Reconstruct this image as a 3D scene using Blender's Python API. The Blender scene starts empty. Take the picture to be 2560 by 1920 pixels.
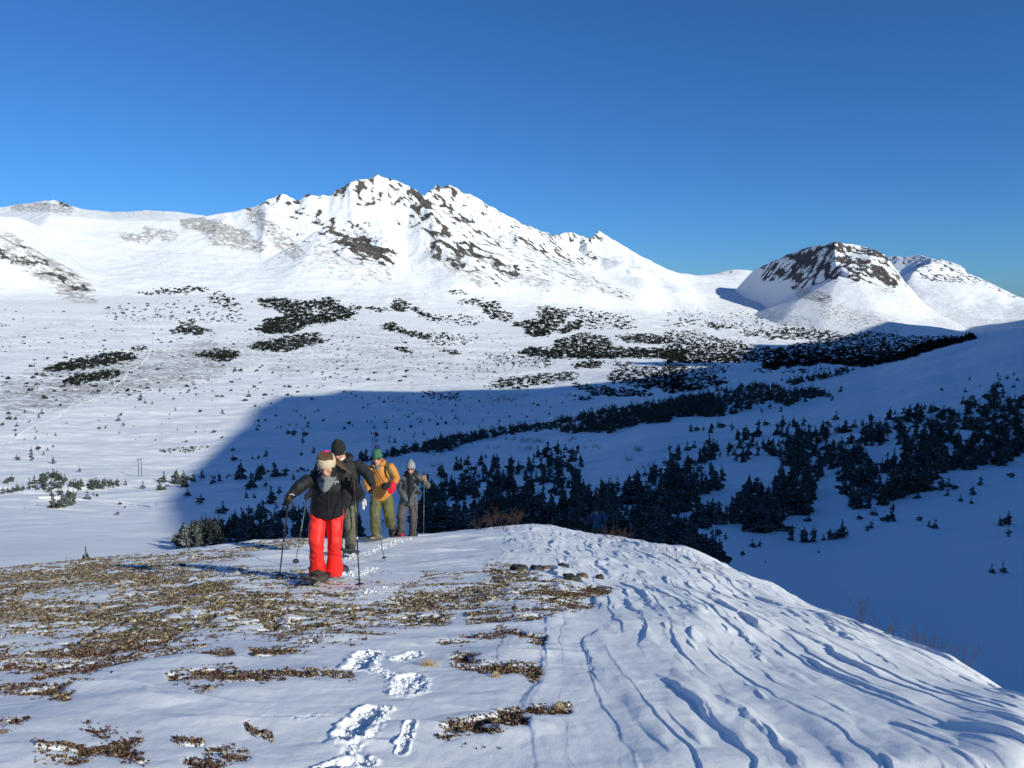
import bpy, bmesh, math, random
import numpy as np
from mathutils import Vector, Matrix, noise as mnoise
from mathutils.geometry import delaunay_2d_cdt

random.seed(7)
RNG = np.random.default_rng(7)
SC = bpy.context.scene
COL = SC.collection
R = math.radians

# ------------------------------------------------------------------ camera model (2560 x 1920 photo pixels)
F = 1934.0
PITCH = math.atan(200 / F)
CP, SP = math.cos(PITCH), math.sin(PITCH)

def ray(px, py):
    a = (np.asarray(px, float) - 1280) / F
    b = (960 - np.asarray(py, float)) / F
    return a, CP + b * SP, -SP + b * CP

def ang(px, py):                       # azimuth and elevation tangent of a photo pixel
    x, y, z = ray(px, py)
    return np.arctan2(x, y), z / np.hypot(x, y)

def at(px, py, y):                     # point on the pixel's ray at depth y
    a, b, c = ray(px, py)
    return Vector((a * y / b, y, c * y / b))

def project(x, y, z):
    d = y * CP - z * SP
    d = np.where(d < 1e-6, 1e-6, d)
    return 1280 + F * x / d, 960 - F * (y * SP + z * CP) / d

SUN_A, SUN_E = R(47), R(23.5)
SU = np.array((math.sin(SUN_A), -math.cos(SUN_A)))      # horizontal direction to the sun
SPV = np.array((math.cos(SUN_A), math.sin(SUN_A)))      # across it
TE = math.tan(SUN_E)

# ------------------------------------------------------------------ noise
_perm = np.random.default_rng(3).permutation(256)
_perm = np.concatenate([_perm, _perm, _perm])
_ga = np.linspace(0, 2 * np.pi, 256, endpoint=False)
_gx, _gy = np.cos(_ga).astype(np.float32), np.sin(_ga).astype(np.float32)

def perlin(x, y, seed=0):
    x = np.asarray(x, np.float32) + np.float32(seed * 17.31)
    y = np.asarray(y, np.float32) + np.float32(seed * 9.77)
    xi = np.floor(x).astype(np.int32); yi = np.floor(y).astype(np.int32)
    xf, yf = x - xi.astype(np.float32), y - yi.astype(np.float32)
    xi &= 255; yi &= 255
    u = xf * xf * xf * (xf * (xf * 6 - 15) + 10)
    v = yf * yf * yf * (yf * (yf * 6 - 15) + 10)
    def g(ix, iy, dx, dy):
        h = _perm[_perm[ix] + iy]
        return _gx[h] * dx + _gy[h] * dy
    a = g(xi, yi, xf, yf); b = g(xi + 1, yi, xf - 1, yf)
    c = g(xi, yi + 1, xf, yf - 1); d = g(xi + 1, yi + 1, xf - 1, yf - 1)
    return ((a + (b - a) * u) * (1 - v) + (c + (d - c) * u) * v) * 1.5

def fbm(x, y, octv=4, seed=0, gain=.5):
    s, a, f = 0, 1, 1
    for i in range(octv):
        s = s + a * perlin(x * f, y * f, seed + i); a *= gain; f *= 2.03
    return s

def ridged(x, y, octv=4, seed=0):
    s, a, f, w = 0, 1, 1, 1
    for i in range(octv):
        n = 1 - np.abs(perlin(x * f, y * f, seed + i)) * 1.6
        n = n * n * w
        w = np.clip(n * 1.6, 0, 1)
        s = s + a * n; a *= .5; f *= 2.05
    return s

def sstep(a, b, x):
    t = np.clip((x - a) / (b - a), 0, 1)
    return t * t * (3 - 2 * t)

def strokes(px, py, lst, inner=.35, wk=1.0):              # max over soft capsule strokes (x1,y1,x2,y2,width,strength)
    out = np.zeros_like(px)
    for x1, y1, x2, y2, w, s in lst:
        dx, dy = x2 - x1, y2 - y1
        L = dx * dx + dy * dy + 1e-9
        t = np.clip(((px - x1) * dx + (py - y1) * dy) / L, 0, 1)
        d = np.hypot(px - x1 - t * dx, py - y1 - t * dy) / (w * wk)
        out = np.maximum(out, s * (1 - sstep(inner, 1.0, d)))
    return out

def inpoly(px, py, poly):
    px = np.asarray(px, float); py = np.asarray(py, float)
    r = np.zeros(px.shape, bool)
    n = len(poly)
    for i in range(n):
        x1, y1 = poly[i]; x2, y2 = poly[(i + 1) % n]
        c = ((y1 > py) != (y2 > py)) & (px < (x2 - x1) * (py - y1) / (y2 - y1 + 1e-12) + x1)
        r ^= c
    return r

def blur(a, s0, s1):
    for ax, s in ((0, s0), (1, s1)):
        if s <= 0: continue
        k = int(3 * s + 1)
        w = np.exp(-.5 * (np.arange(-k, k + 1) / s) ** 2); w /= w.sum()
        pad = [(0, 0), (0, 0)]; pad[ax] = (k, k)
        p = np.pad(a, pad, mode='edge')
        out = np.zeros_like(a)
        n = a.shape[ax]
        for i, wi in enumerate(w):
            out += wi * (p[i:i + n] if ax == 0 else p[:, i:i + n])
        a = out
    return a

# ------------------------------------------------------------------ objects
def tag(o, label=None, cat=None, group=None, kind=None):
    for k, v in (('label', label), ('category', cat), ('group', group), ('kind', kind)):
        if v: o[k] = v
    return o

def empty(name, loc=(0, 0, 0), rz=0):
    o = bpy.data.objects.new(name, None)
    o.location = loc; o.rotation_euler = (0, 0, rz); o.empty_display_size = .2
    COL.objects.link(o)
    return o

def mesh_np(name, v, f, mat=None, smooth=False, parent=None, attrs=None, link=True):
    """v (n,3); f (m,3|4) int array or list of arrays"""
    me = bpy.data.meshes.new(name)
    v = np.asarray(v, np.float32)
    fl = f if isinstance(f, list) else [f]
    fl = [np.asarray(q, np.int32) for q in fl if len(q)]
    me.vertices.add(len(v)); me.vertices.foreach_set('co', v.ravel())
    loops = np.concatenate([q.ravel() for q in fl])
    sizes = np.concatenate([np.full(len(q), q.shape[1], np.int32) for q in fl])
    starts = np.concatenate([[0], np.cumsum(sizes)[:-1]]).astype(np.int32)
    me.loops.add(len(loops)); me.loops.foreach_set('vertex_index', loops)
    me.polygons.add(len(sizes)); me.polygons.foreach_set('loop_start', starts)
    me.update(calc_edges=True)
    if smooth: me.polygons.foreach_set('use_smooth', np.ones(len(sizes), bool))
    for k, a in (attrs or {}).items():
        at_ = me.attributes.new(k, 'FLOAT', 'POINT'); at_.data.foreach_set('value', np.asarray(a, np.float32).ravel())
    if mat: me.materials.append(mat)
    me.validate()
    if not link: return me
    o = bpy.data.objects.new(name, me); COL.objects.link(o)
    if parent: o.parent = parent
    return o

def from_bm(name, bm, mat, parent=None, smooth=True):
    me = bpy.data.meshes.new(name)
    bmesh.ops.recalc_face_normals(bm, faces=bm.faces)
    bm.to_mesh(me); bm.free()
    for p in me.polygons: p.use_smooth = smooth
    me.materials.append(mat)
    o = bpy.data.objects.new(name, me); COL.objects.link(o)
    if parent: o.parent = parent
    return o

# ------------------------------------------------------------------ materials
def nmat(name):
    m = bpy.data.materials.new(name); m.use_nodes = True
    nt = m.node_tree
    b = nt.nodes['Principled BSDF']
    return m, nt, b

def N(nt, typ, **kw):
    n = nt.nodes.new(typ)
    for k, v in kw.items():
        if k.startswith('i_'):
            key = k[2:]
            key = int(key) if key.isdigit() else key
            n.inputs[key].default_value = v
        else: setattr(n, k, v)
    return n

def simple(name, col, rough=.7, var=.15, scale=30, bump=.2, bscale=None, spec=.3, metal=0):
    m, nt, b = nmat(name)
    tc = N(nt, 'ShaderNodeTexCoord')
    nz = N(nt, 'ShaderNodeTexNoise'); nz.inputs['Scale'].default_value = scale; nz.inputs['Detail'].default_value = 4
    nt.links.new(tc.outputs['Object'], nz.inputs['Vector'])
    mp = N(nt, 'ShaderNodeMapRange'); mp.inputs['From Min'].default_value = .3; mp.inputs['From Max'].default_value = .7
    mp.inputs['To Min'].default_value = 1 - var; mp.inputs['To Max'].default_value = 1 + var
    nt.links.new(nz.outputs['Fac'], mp.inputs['Value'])
    mx = N(nt, 'ShaderNodeVectorMath', operation='SCALE'); mx.inputs[0].default_value = col[:3]
    nt.links.new(mp.outputs[0], mx.inputs['Scale'])
    nt.links.new(mx.outputs[0], b.inputs['Base Color'])
    b.inputs['Roughness'].default_value = rough; b.inputs['Specular IOR Level'].default_value = spec
    b.inputs['Metallic'].default_value = metal
    if bump:
        nb = N(nt, 'ShaderNodeTexNoise'); nb.inputs['Scale'].default_value = bscale or scale * 3; nb.inputs['Detail'].default_value = 5
        nt.links.new(tc.outputs['Object'], nb.inputs['Vector'])
        bp = N(nt, 'ShaderNodeBump'); bp.inputs['Strength'].default_value = bump; bp.inputs['Distance'].default_value = .02
        nt.links.new(nb.outputs['Fac'], bp.inputs['Height']); nt.links.new(bp.outputs[0], b.inputs['Normal'])
    return m

def math_(nt, op, a, b=None, clamp=False):
    n = N(nt, 'ShaderNodeMath', operation=op); n.use_clamp = clamp
    for i, v in enumerate((a, b)):
        if v is None: continue
        if isinstance(v, (int, float)): n.inputs[i].default_value = v
        else: nt.links.new(v, n.inputs[i])
    return n.outputs[0]

def ramp01(nt, v, a, b):
    n = N(nt, 'ShaderNodeMapRange', interpolation_type='SMOOTHSTEP')
    nt.links.new(v, n.inputs['Value']); n.inputs['From Min'].default_value = a; n.inputs['From Max'].default_value = b
    return n.outputs[0]

def noise_(nt, vec, scale, detail=5, rough=.55, dist=0):
    n = N(nt, 'ShaderNodeTexNoise'); n.inputs['Scale'].default_value = scale; n.inputs['Detail'].default_value = detail
    n.inputs['Roughness'].default_value = rough; n.inputs['Distortion'].default_value = dist
    nt.links.new(vec, n.inputs['Vector']); return n.outputs['Fac']

def mixc(nt, fac, a, b):
    n = N(nt, 'ShaderNodeMix', data_type='RGBA')
    if isinstance(fac, (int, float)): n.inputs[0].default_value = fac
    else: nt.links.new(fac, n.inputs[0])
    for i, v in ((6, a), (7, b)):
        if isinstance(v, tuple): n.inputs[i].default_value = (*v[:3], 1)
        else: nt.links.new(v, n.inputs[i])
    return n.outputs[2]

def attr(nt, name):
    n = N(nt, 'ShaderNodeAttribute'); n.attribute_name = name; return n.outputs['Fac']

SNOW = (.89, .90, .91)

def mountain_material(ang=33, name='mountain_snow_rock'):
    m, nt, b = nmat(name)
    tc = N(nt, 'ShaderNodeTexCoord'); P = tc.outputs['Object']
    # streaks run down to the right: squash the coordinate along that direction
    rot = N(nt, 'ShaderNodeMapping', vector_type='TEXTURE'); rot.inputs['Rotation'].default_value = (0, R(ang), 0)
    nt.links.new(P, rot.inputs['Vector'])
    sq = N(nt, 'ShaderNodeMapping'); sq.inputs['Scale'].default_value = (.3, .35, 1)
    nt.links.new(rot.outputs[0], sq.inputs['Vector'])
    n1 = noise_(nt, sq.outputs[0], .062, 6, .7)
    n2 = noise_(nt, P, .02, 6, .7)
    n3 = noise_(nt, P, .15, 4, .75)
    s = math_(nt, 'ADD', math_(nt, 'MULTIPLY', n1, .72), math_(nt, 'ADD', math_(nt, 'MULTIPLY', n2, .08), math_(nt, 'MULTIPLY', n3, .40)))
    rk = attr(nt, 'rock')
    v = math_(nt, 'ADD', s, math_(nt, 'MULTIPLY', rk, .34))
    fac = ramp01(nt, v, .785, .825)
    sc = attr(nt, 'scour')             # thin dead grass and scree showing through
    n4 = noise_(nt, sq.outputs[0], .11, 6, .75)
    fs = math_(nt, 'MULTIPLY', ramp01(nt, math_(nt, 'ADD', n4, math_(nt, 'MULTIPLY', sc, .31)), .66, .80), .68)
    rc = mixc(nt, ramp01(nt, n3, .35, .65), (.03, .028, .029), (.14, .12, .108))
    c = mixc(nt, fs, SNOW, (.23, .185, .15))
    c = mixc(nt, fac, c, rc)
    nt.links.new(c, b.inputs['Base Color'])
    b.inputs['Roughness'].default_value = .75; b.inputs['Specular IOR Level'].default_value = .15
    bp = N(nt, 'ShaderNodeBump'); bp.inputs['Strength'].default_value = .55; bp.inputs['Distance'].default_value = 6
    h = math_(nt, 'ADD', n1, math_(nt, 'MULTIPLY', math_(nt, 'MULTIPLY', n3, fac), 1.0))
    nt.links.new(h, bp.inputs['Height']); nt.links.new(bp.outputs[0], b.inputs['Normal'])
    return m

def valley_material():
    m, nt, b = nmat('valley_snow')
    tc = N(nt, 'ShaderNodeTexCoord'); P = tc.outputs['Object']
    sq = N(nt, 'ShaderNodeMapping'); sq.inputs['Scale'].default_value = (.55, 1, 1)
    nt.links.new(P, sq.inputs['Vector'])
    n1 = noise_(nt, sq.outputs[0], .22, 5, .75)
    n2 = noise_(nt, P, .012, 4, .6)
    n3 = noise_(nt, sq.outputs[0], .035, 5, .6)
    sh = attr(nt, 'scour')
    v = math_(nt, 'ADD', n1, math_(nt, 'ADD', math_(nt, 'MULTIPLY', sh, .34), math_(nt, 'MULTIPLY', math_(nt, 'SUBTRACT', n2, .5), .3)))
    fac = math_(nt, 'MULTIPLY', ramp01(nt, v, .70, .80), .75)
    c = mixc(nt, fac, SNOW, (.2, .165, .145))
    nt.links.new(c, b.inputs['Base Color'])
    b.inputs['Roughness'].default_value = .7; b.inputs['Specular IOR Level'].default_value = .2
    bp = N(nt, 'ShaderNodeBump'); bp.inputs['Strength'].default_value = .3; bp.inputs['Distance'].default_value = 1.2
    nt.links.new(n3, bp.inputs['Height']); nt.links.new(bp.outputs[0], b.inputs['Normal'])
    return m

def ridge_material():
    m, nt, b = nmat('ridge_snow')
    tc = N(nt, 'ShaderNodeTexCoord'); P = tc.outputs['Object']
    n1 = noise_(nt, P, 9, 5, .7)
    n2 = noise_(nt, P, 45, 4, .7)
    n3 = noise_(nt, P, 160, 3, .7)
    ba = attr(nt, 'bare')
    v = math_(nt, 'ADD', math_(nt, 'ADD', math_(nt, 'MULTIPLY', n1, .20), math_(nt, 'MULTIPLY', n2, .36)), ba)
    fac = ramp01(nt, v, .66, .92)
    soil = mixc(nt, ramp01(nt, n2, .35, .65), (.028, .022, .016), (.16, .115, .068))
    soil = mixc(nt, ramp01(nt, n3, .52, .62), soil, (.27, .2, .115))
    c = mixc(nt, fac, SNOW, soil)
    nt.links.new(c, b.inputs['Base Color'])
    b.inputs['Roughness'].default_value = .62; b.inputs['Specular IOR Level'].default_value = .25
    bp = N(nt, 'ShaderNodeBump'); bp.inputs['Strength'].default_value = .35; bp.inputs['Distance'].default_value = .012
    h = math_(nt, 'ADD', math_(nt, 'MULTIPLY', n2, .6), math_(nt, 'MULTIPLY', n3, .5))
    nt.links.new(h, bp.inputs['Height']); nt.links.new(bp.outputs[0], b.inputs['Normal'])
    return m

M_MTN, M_VAL, M_RID = mountain_material(), valley_material(), ridge_material()
M_MTN2 = mountain_material(-48, 'mountain_snow_rock_steep')
# ================================================================== TERRAIN
K4 = 900 / 2212.0
def R2(x, y, d=0): return (x * K4, 400 + y * K4, d)
def R3(x, y, d=0): return (800 + x * K4, 400 + y * K4, d)
def R4(x, y, d=0): return (1660 + x * K4, 500 + y * K4, d)

KV = 2560 / 2212.0
CREST = np.array([(-400, 1290), (0, 1232), (140, 1215), (230, 1205), (330, 1195), (420, 1182), (500, 1172), (600, 1166), (740, 1163), (860, 1158), (900, 1155),
                  (1020, 1147), (1090, 1136), (1140, 1131), (1200, 1136), (1290, 1155), (1370, 1163), (1430, 1170), (1500, 1190), (1555, 1214), (1600, 1237),
                  (1660, 1260), (1700, 1275), (1760, 1300), (1850, 1345), (1950, 1390), (2050, 1425), (2100, 1445), (2150, 1470), (2212, 1505), (2600, 1760)], float) * KV
def crest(px): return np.interp(px, CREST[:, 0], CREST[:, 1])
_cd = np.array([(-400, 14), (0, 15), (300, 15.5), (700, 16.5), (1000, 18), (1330, 21), (1600, 17.5), (1800, 14), (2130, 9), (2560, 5.6), (3000, 4.2)], float)
def crest_d(px): return np.interp(px, _cd[:, 0], _cd[:, 1])

def table(cols, th, lr):
    """cols: list of (px, [(row, D), ...]); returns e on the grid th x lr"""
    T, E = [], []
    for px, prof in cols:
        rows = np.array([q[0] for q in prof], float); ds = np.array([q[1] for q in prof], float)
        t, e = ang(np.full(len(rows), px), rows)
        o = np.argsort(ds)
        E.append(np.interp(lr, np.log(ds[o]), e[o])); T.append(t[len(t) // 2])
    T = np.array(T); E = np.array(E)
    out = np.empty((len(th), len(lr)))
    # smooth (cubic Hermite) blend between columns
    idx = np.clip(np.searchsorted(T, th) - 1, 0, len(T) - 2)
    u = np.clip((th - T[idx]) / (T[idx + 1] - T[idx]), 0, 1)[:, None]
    m = np.gradient(E, T, axis=0)
    h = (T[idx + 1] - T[idx])[:, None]
    out = ((2*u**3 - 3*u**2 + 1) * E[idx] + (u**3 - 2*u**2 + u) * h * m[idx] * .6 + (-2*u**3 + 3*u**2) * E[idx + 1] + (u**3 - u**2) * h * m[idx + 1] * .6)
    return out

def grid_faces(nt_, nr):
    i = np.arange(nt_ - 1)[:, None] * nr + np.arange(nr - 1)[None, :]
    i = i.ravel()
    return np.stack([i, i + nr, i + nr + 1, i + 1], 1)

# ---- the valley, 30 m to 2000 m from the camera
def c0(px): return float(crest(px))
VC = []
def vcol(px, prof):
    c = c0(px); VC.append((px, [(c + 330, 24), (c + 120, 45)] + prof))
L0 = [(1000, 720), (950, 900), (900, 1150), (850, 1420), (800, 1720), (760, 1980), (735, 2150)]
vcol(-420, [(1440, 70), (1330, 120), (1260, 195), (1215, 255), (1165, 330), (1100, 450)] + L0)
vcol(0, [(1435, 66), (1395, 78), (1330, 120), (1260, 195), (1228, 240), (1205, 275), (1165, 335), (1100, 450)] + L0)
vcol(450, [(1385, 80), (1350, 97), (1300, 140), (1250, 200), (1222, 235), (1200, 262), (1165, 320), (1100, 440)] + L0)
vcol(900, [(1355, 85), (1320, 105), (1280, 135), (1230, 180), (1190, 225), (1150, 285), (1100, 380), (1050, 500), (1000, 680), (950, 900), (900, 1170), (850, 1480), (800, 1850), (775, 2060), (760, 2200)])
vcol(1300, [(1320, 92), (1290, 110), (1240, 150), (1200, 190), (1150, 245), (1110, 310), (1080, 370), (1055, 440), (1000, 640), (950, 900), (900, 1250), (850, 1650), (815, 2000), (800, 2150)])
vcol(1700, [(1385, 82), (1350, 90), (1300, 110), (1200, 160), (1100, 225), (1040, 300), (1000, 385), (984, 460), (950, 700), (910, 1100), (880, 1500), (850, 1900), (835, 2150)])
vcol(2000, [(1510, 74), (1450, 84), (1400, 93), (1300, 117), (1200, 150), (1100, 202), (1050, 245), (1000, 320), (960, 430), (938, 560), (915, 1000), (895, 1500), (875, 1900), (865, 2150)])
vcol(2160, [(1590, 68), (1500, 77), (1400, 93), (1300, 115), (1200, 145), (1100, 190), (1050, 225), (1000, 280), (960, 355), (930, 470), (919, 560), (921, 800), (898, 1500), (878, 1900), (868, 2150)])
vcol(2350, [(1665, 64), (1600, 70), (1500, 80), (1400, 95), (1300, 115), (1200, 142), (1100, 180), (1000, 248), (930, 335), (880, 450), (863, 520), (888, 800), (888, 1500), (868, 2150)])
vcol(2560, [(1765, 60), (1700, 63), (1600, 72), (1500, 82), (1400, 97), (1300, 116), (1200, 142), (1100, 178), (1000, 235), (900, 325), (840, 410), (812, 480), (850, 750), (875, 1500), (865, 2150)])
vcol(2950, [(1900, 56), (1700, 68), (1500, 88), (1400, 102), (1300, 120), (1200, 145), (1100, 176), (1000, 225), (900, 290), (800, 380), (740, 480), (700, 620), (800, 1500), (840, 2150)])

TH = np.linspace(R(-41), R(41), 1240)
LRV = np.linspace(math.log(30), math.log(2000), 900)
EV = table(VC, TH, LRV)
EV = blur(EV, 4, 4)
rr = np.exp(LRV)[None, :]; tt = TH[:, None]
XV, YV = rr * np.sin(tt), rr * np.cos(tt)
ZV = EV * rr
def valley_noise(x, y, r):
    a = np.minimum(r * .0035, 1.0) ** .8
    n = 2.4 * fbm(x / 150, y / 90, 3, 11) * np.minimum(r / 500, 1) + .9 * fbm(x / 48, y / 26, 4, 21) * np.minimum(r / 250, 1)
    n = n + .3 * fbm(x / 12, y / 7, 3, 31) * np.minimum(r / 120, 1)
    return n * (1 - .0 * a)
fade = sstep(2000, 1750, rr)
ZV = ZV + valley_noise(XV, YV, rr) * (.25 + .75 * sstep(60, 200, rr)) * fade
# the creek bank cut across the left of the valley
_px, _py = project(XV, YV, ZV)
bank = np.interp(_px, [-500, 0, 260, 520, 640, 800, 1000], [1242, 1230, 1222, 1205, 1195, 1190, 1188])
ZV = ZV - .9 * np.exp(-((_py - bank) / 9.0) ** 2) * sstep(1050, 700, _px)

def terrain_obj(name, X, Y, Z, mat, attrs, keep=None):
    n, m = X.shape
    f = grid_faces(n, m)
    v = np.stack([X.ravel(), Y.ravel(), Z.ravel()], 1)
    a = {k: q.ravel() for k, q in attrs.items()}
    if keep is not None:
        kf = keep.ravel()[f].all(1); f = f[kf]
        used = np.zeros(len(v), bool); used[f.ravel()] = True
        mp = np.cumsum(used) - 1
        v = v[used]; f = mp[f]; a = {k: q[used] for k, q in a.items()}
    f = f[:, ::-1]
    o = mesh_np(name, v, f, mat, True, attrs=a)
    tag(o, kind='structure')
    return o

px_, py_ = project(XV, YV, ZV)
scourV = strokes(px_, py_, [(40, 990, 520, 900, 90, .75), (300, 960, 700, 860, 70, .6), (700, 900, 1100, 900, 70, .55), (0, 880, 300, 800, 70, .4), (1000, 1010, 1300, 990, 45, .5),
                            (700, 820, 1000, 850, 60, .5), (1000, 950, 1300, 900, 70, .45)])
scourV = np.maximum(scourV, .25 * sstep(860, 800, py_) * sstep(1400, 1000, px_))
valley = terrain_obj('valley_snowfield', XV, YV, ZV, M_VAL, {'scour': scourV})

# ---- TIN helper for the mountains: break lines in (azimuth, log distance), elevation tangent interpolated
def tin(lines, th, lr):
    P, E, ed = [], [], []
    for ln in lines:
        prev = None
        for (px, py, d) in ln:
            t, e = ang(px, py)
            P.append((float(t) * 3, math.log(d))); E.append(float(e))
            if prev is not None: ed.append((prev, len(P) - 1))
            prev = len(P) - 1
    vv, ee, ff, ov, oe, of = delaunay_2d_cdt([Vector(p) for p in P], ed, [], 0, 1e-6)
    V2 = np.array([(v.x, v.y) for v in vv])
    EE = np.full(len(vv), np.nan)
    for i, src in enumerate(ov):
        if src: EE[i] = np.mean([E[s] for s in src])
    bad = np.where(np.isnan(EE))[0]
    PA, EA = np.array(P), np.array(E)
    for b in bad:                      # crossings of break lines: inverse distance
        d = np.hypot(*(PA - V2[b]).T) + 1e-6
        w = d ** -4; EE[b] = (w * EA).sum() / w.sum()
    G = np.full((len(th), len(lr)), np.nan)
    gx, gy = th * 3, lr
    for f in ff:
        a, b, c = (V2[i] for i in f)
        ix0, ix1 = np.searchsorted(gx, min(a[0], b[0], c[0]) - 1e-9), np.searchsorted(gx, max(a[0], b[0], c[0]) + 1e-9)
        iy0, iy1 = np.searchsorted(gy, min(a[1], b[1], c[1]) - 1e-9), np.searchsorted(gy, max(a[1], b[1], c[1]) + 1e-9)
        if ix1 <= ix0 or iy1 <= iy0: continue
        det = (b[1] - c[1]) * (a[0] - c[0]) + (c[0] - b[0]) * (a[1] - c[1])
        if abs(det) < 1e-14: continue
        X = gx[ix0:ix1][:, None]; Y = gy[iy0:iy1][None, :]
        l0 = ((b[1] - c[1]) * (X - c[0]) + (c[0] - b[0]) * (Y - c[1])) / det
        l1 = ((c[1] - a[1]) * (X - c[0]) + (a[0] - c[0]) * (Y - c[1])) / det
        l2 = 1 - l0 - l1
        ok = (l0 >= -1e-6) & (l1 >= -1e-6) & (l2 >= -1e-6)
        val = l0 * EE[f[0]] + l1 * EE[f[1]] + l2 * EE[f[2]]
        sub = G[iy0 * 0 + ix0:ix1, iy0:iy1]
        sub[ok] = val[ok]
    return G

def nanblur(G, s0, s1):
    m = ~np.isnan(G)
    a = blur(np.where(m, G, 0), s0, s1); w = blur(m.astype(float), s0, s1)
    return np.where(m, a / np.maximum(w, 1e-6), np.nan)

def back(line, k=1.1, dr=130): return [(x, y + dr, d * k) for x, y, d in line]

# main mountain, its left hill, the cirque and the far valley floor
seam = []
for px in np.linspace(-520, 3050, 46):
    t = math.atan2((px - 1280) / F, 1)
    i = np.argmin(abs(TH - t)); e = EV[i, -1]
    # row that gives e at this azimuth
    lo, hi = 300, 1500
    for _ in range(40):
        mid = (lo + hi) / 2
        if float(ang(px, mid)[1]) > e: lo = mid
        else: hi = mid
    seam.append((px, lo, 1995))
SKY_M = [(-520, 560, 2700), (-150, 545, 2700)] + [R2(*q) for q in [(0, 345, 2700), (80, 350, 2720), (150, 368, 2750), (230, 396, 2850), (300, 402, 2950), (400, 407, 3050), (560, 405, 3150), (750, 390, 3200), (1000, 373, 3250),
      (1240, 340, 3300), (1400, 315, 3300), (1560, 290, 3280), (1640, 240, 3270), (1740, 205, 3270), (1840, 240, 3300), (1880, 205, 3300), (1966, 195, 3310)]] + \
      [R3(*q) for q in [(60, 205, 3310), (100, 180, 3320), (170, 165, 3330), (180, 142, 3335), (260, 120, 3350), (320, 100, 3370), (352, 76, 3380), (375, 92, 3385), (420, 105, 3400), (480, 125, 3420), (560, 165, 3450), (640, 208, 3500),
      (680, 180, 3600), (720, 150, 3700), (755, 155, 3720), (800, 143, 3750), (840, 172, 3780), (880, 203, 3800), (920, 208, 3830), (960, 222, 3850), (1040, 280, 3900), (1110, 312, 3950), (1180, 350, 4000), (1240, 383, 4070), (1300, 405, 4150), (1400, 446, 4300)]]
SKY_C = [R3(*q) for q in [(1400, 446, 4302), (1480, 445, 5000), (1540, 433, 5100), (1600, 460, 5200), (1660, 476, 5300), (1710, 430, 5400), (1790, 480, 5400), (1900, 545, 5400), (2050, 620, 5400)]] + \
        [R4(*q) for q in [(0, 396, 5500), (100, 425, 5700), (200, 440, 6100), (260, 440, 6400), (400, 405, 6600), (500, 410, 6600), (600, 425, 6650), (900, 500, 6700), (1500, 560, 6700), (2212, 600, 6700), (3200, 620, 6700)]]
lines = [seam,
    [(-520, 745, 2150), (0, 742, 2150), (300, 734, 2250), (700, 728, 2330), (900, 728, 2400), (1100, 738, 2450), (1300, 758, 2600), (1500, 778, 2700), (1650, 790, 2900), (1800, 800, 3200), (2000, 818, 3300), (2250, 835, 3300), (2420, 838, 3400), (2600, 845, 3500), (3050, 850, 3500)],
    SKY_M, SKY_C, back(SKY_M[2:-8], 1.14, 150), back(SKY_C, 1.15, 120),
    [(-520, 745, 8200), (300, 745, 8200), (1280, 745, 8200), (2200, 745, 8200), (3050, 745, 8200)],
    [R2(*q) for q in [(300, 402, 2950), (380, 530, 2800), (600, 715, 2480), (740, 822, 2250)]],                    # gully with the trail
    [R2(*q) for q in [(0, 480, 2500), (250, 600, 2420), (480, 760, 2260)]],
    [R2(*q) for q in [(900, 560, 2850), (1250, 560, 2850), (1600, 640, 2740)]],
    [R2(*q) for q in [(1740, 205, 3270), (1830, 330, 3160), (2010, 400, 3080), (2150, 450, 3000), (2380, 540, 2880), (2400, 640, 2750)]],   # rocky hump
    [R3(*q) for q in [(352, 76, 3380), (340, 220, 3320), (430, 330, 3260), (520, 470, 3130), (530, 580, 3000), (560, 700, 2780)]],     # snow gully
    [R3(*q) for q in [(560, 165, 3450), (560, 230, 3380), (690, 330, 3200), (700, 420, 3100), (720, 520, 2980), (850, 650, 2800), (900, 740, 2650)]],   # rib
    [R3(*q) for q in [(720, 150, 3700), (800, 300, 3500), (1000, 480, 3250), (1200, 650, 3000), (1400, 780, 2800)]],
    [R3(*q) for q in [(960, 222, 3850), (1080, 440, 3600), (1300, 620, 3250), (1600, 790, 2950)]],
    [R3(*q) for q in [(1400, 446, 4300), (1500, 600, 3850), (1640, 690, 3600), (1800, 770, 3400), (1950, 850, 3200)]],  # edge of the right flank
    [R3(*q) for q in [(1520, 580, 4500), (1680, 690, 4250), (1860, 775, 4000), (2050, 850, 3700)]],
    [R3(*q) for q in [(1660, 476, 5300), (1645, 520, 4950), (1700, 580, 4700), (1790, 598, 4550), (1870, 612, 4450), (1900, 660, 4350), (1990, 705, 4250)]],   # shaded spur
    [R3(*q) for q in [(1590, 560, 5000), (1610, 615, 4900), (1700, 650, 4800), (1830, 655, 4800), (1870, 660, 4600)]],
    [R3(*q) for q in [(1740, 690, 4350), (1900, 740, 4300), (2100, 790, 4300)]],
    [R3(*q) for q in [(1710, 430, 5400), (1850, 560, 5100), (2000, 650, 4900), (2180, 740, 4600)]],
    [R4(*q) for q in [(150, 520, 5500), (260, 500, 5600), (450, 490, 5900), (540, 495, 6000)]],
    [R4(*q) for q in [(0, 600, 4600), (200, 590, 4700), (400, 640, 4600), (700, 700, 4400)]],
    [R4(*q) for q in [(0, 690, 3700), (200, 700, 3700), (450, 735, 3600), (800, 760, 3400), (1400, 800, 3300), (1900, 830, 3600), (2300, 840, 3800)]],
    [R4(*q) for q in [(1500, 690, 5300), (2000, 730, 5200), (2300, 740, 5200), (3200, 740, 5200)]],
]
LRM = np.linspace(math.log(2000), math.log(8100), 900)
EM = tin(lines, TH, LRM)
EM1 = nanblur(EM, 1.2, 1.2); EM2 = nanblur(EM, 11, 16)
ws = sstep(.02, .075, EM1); EM = EM1 * ws + EM2 * (1 - ws)
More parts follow.
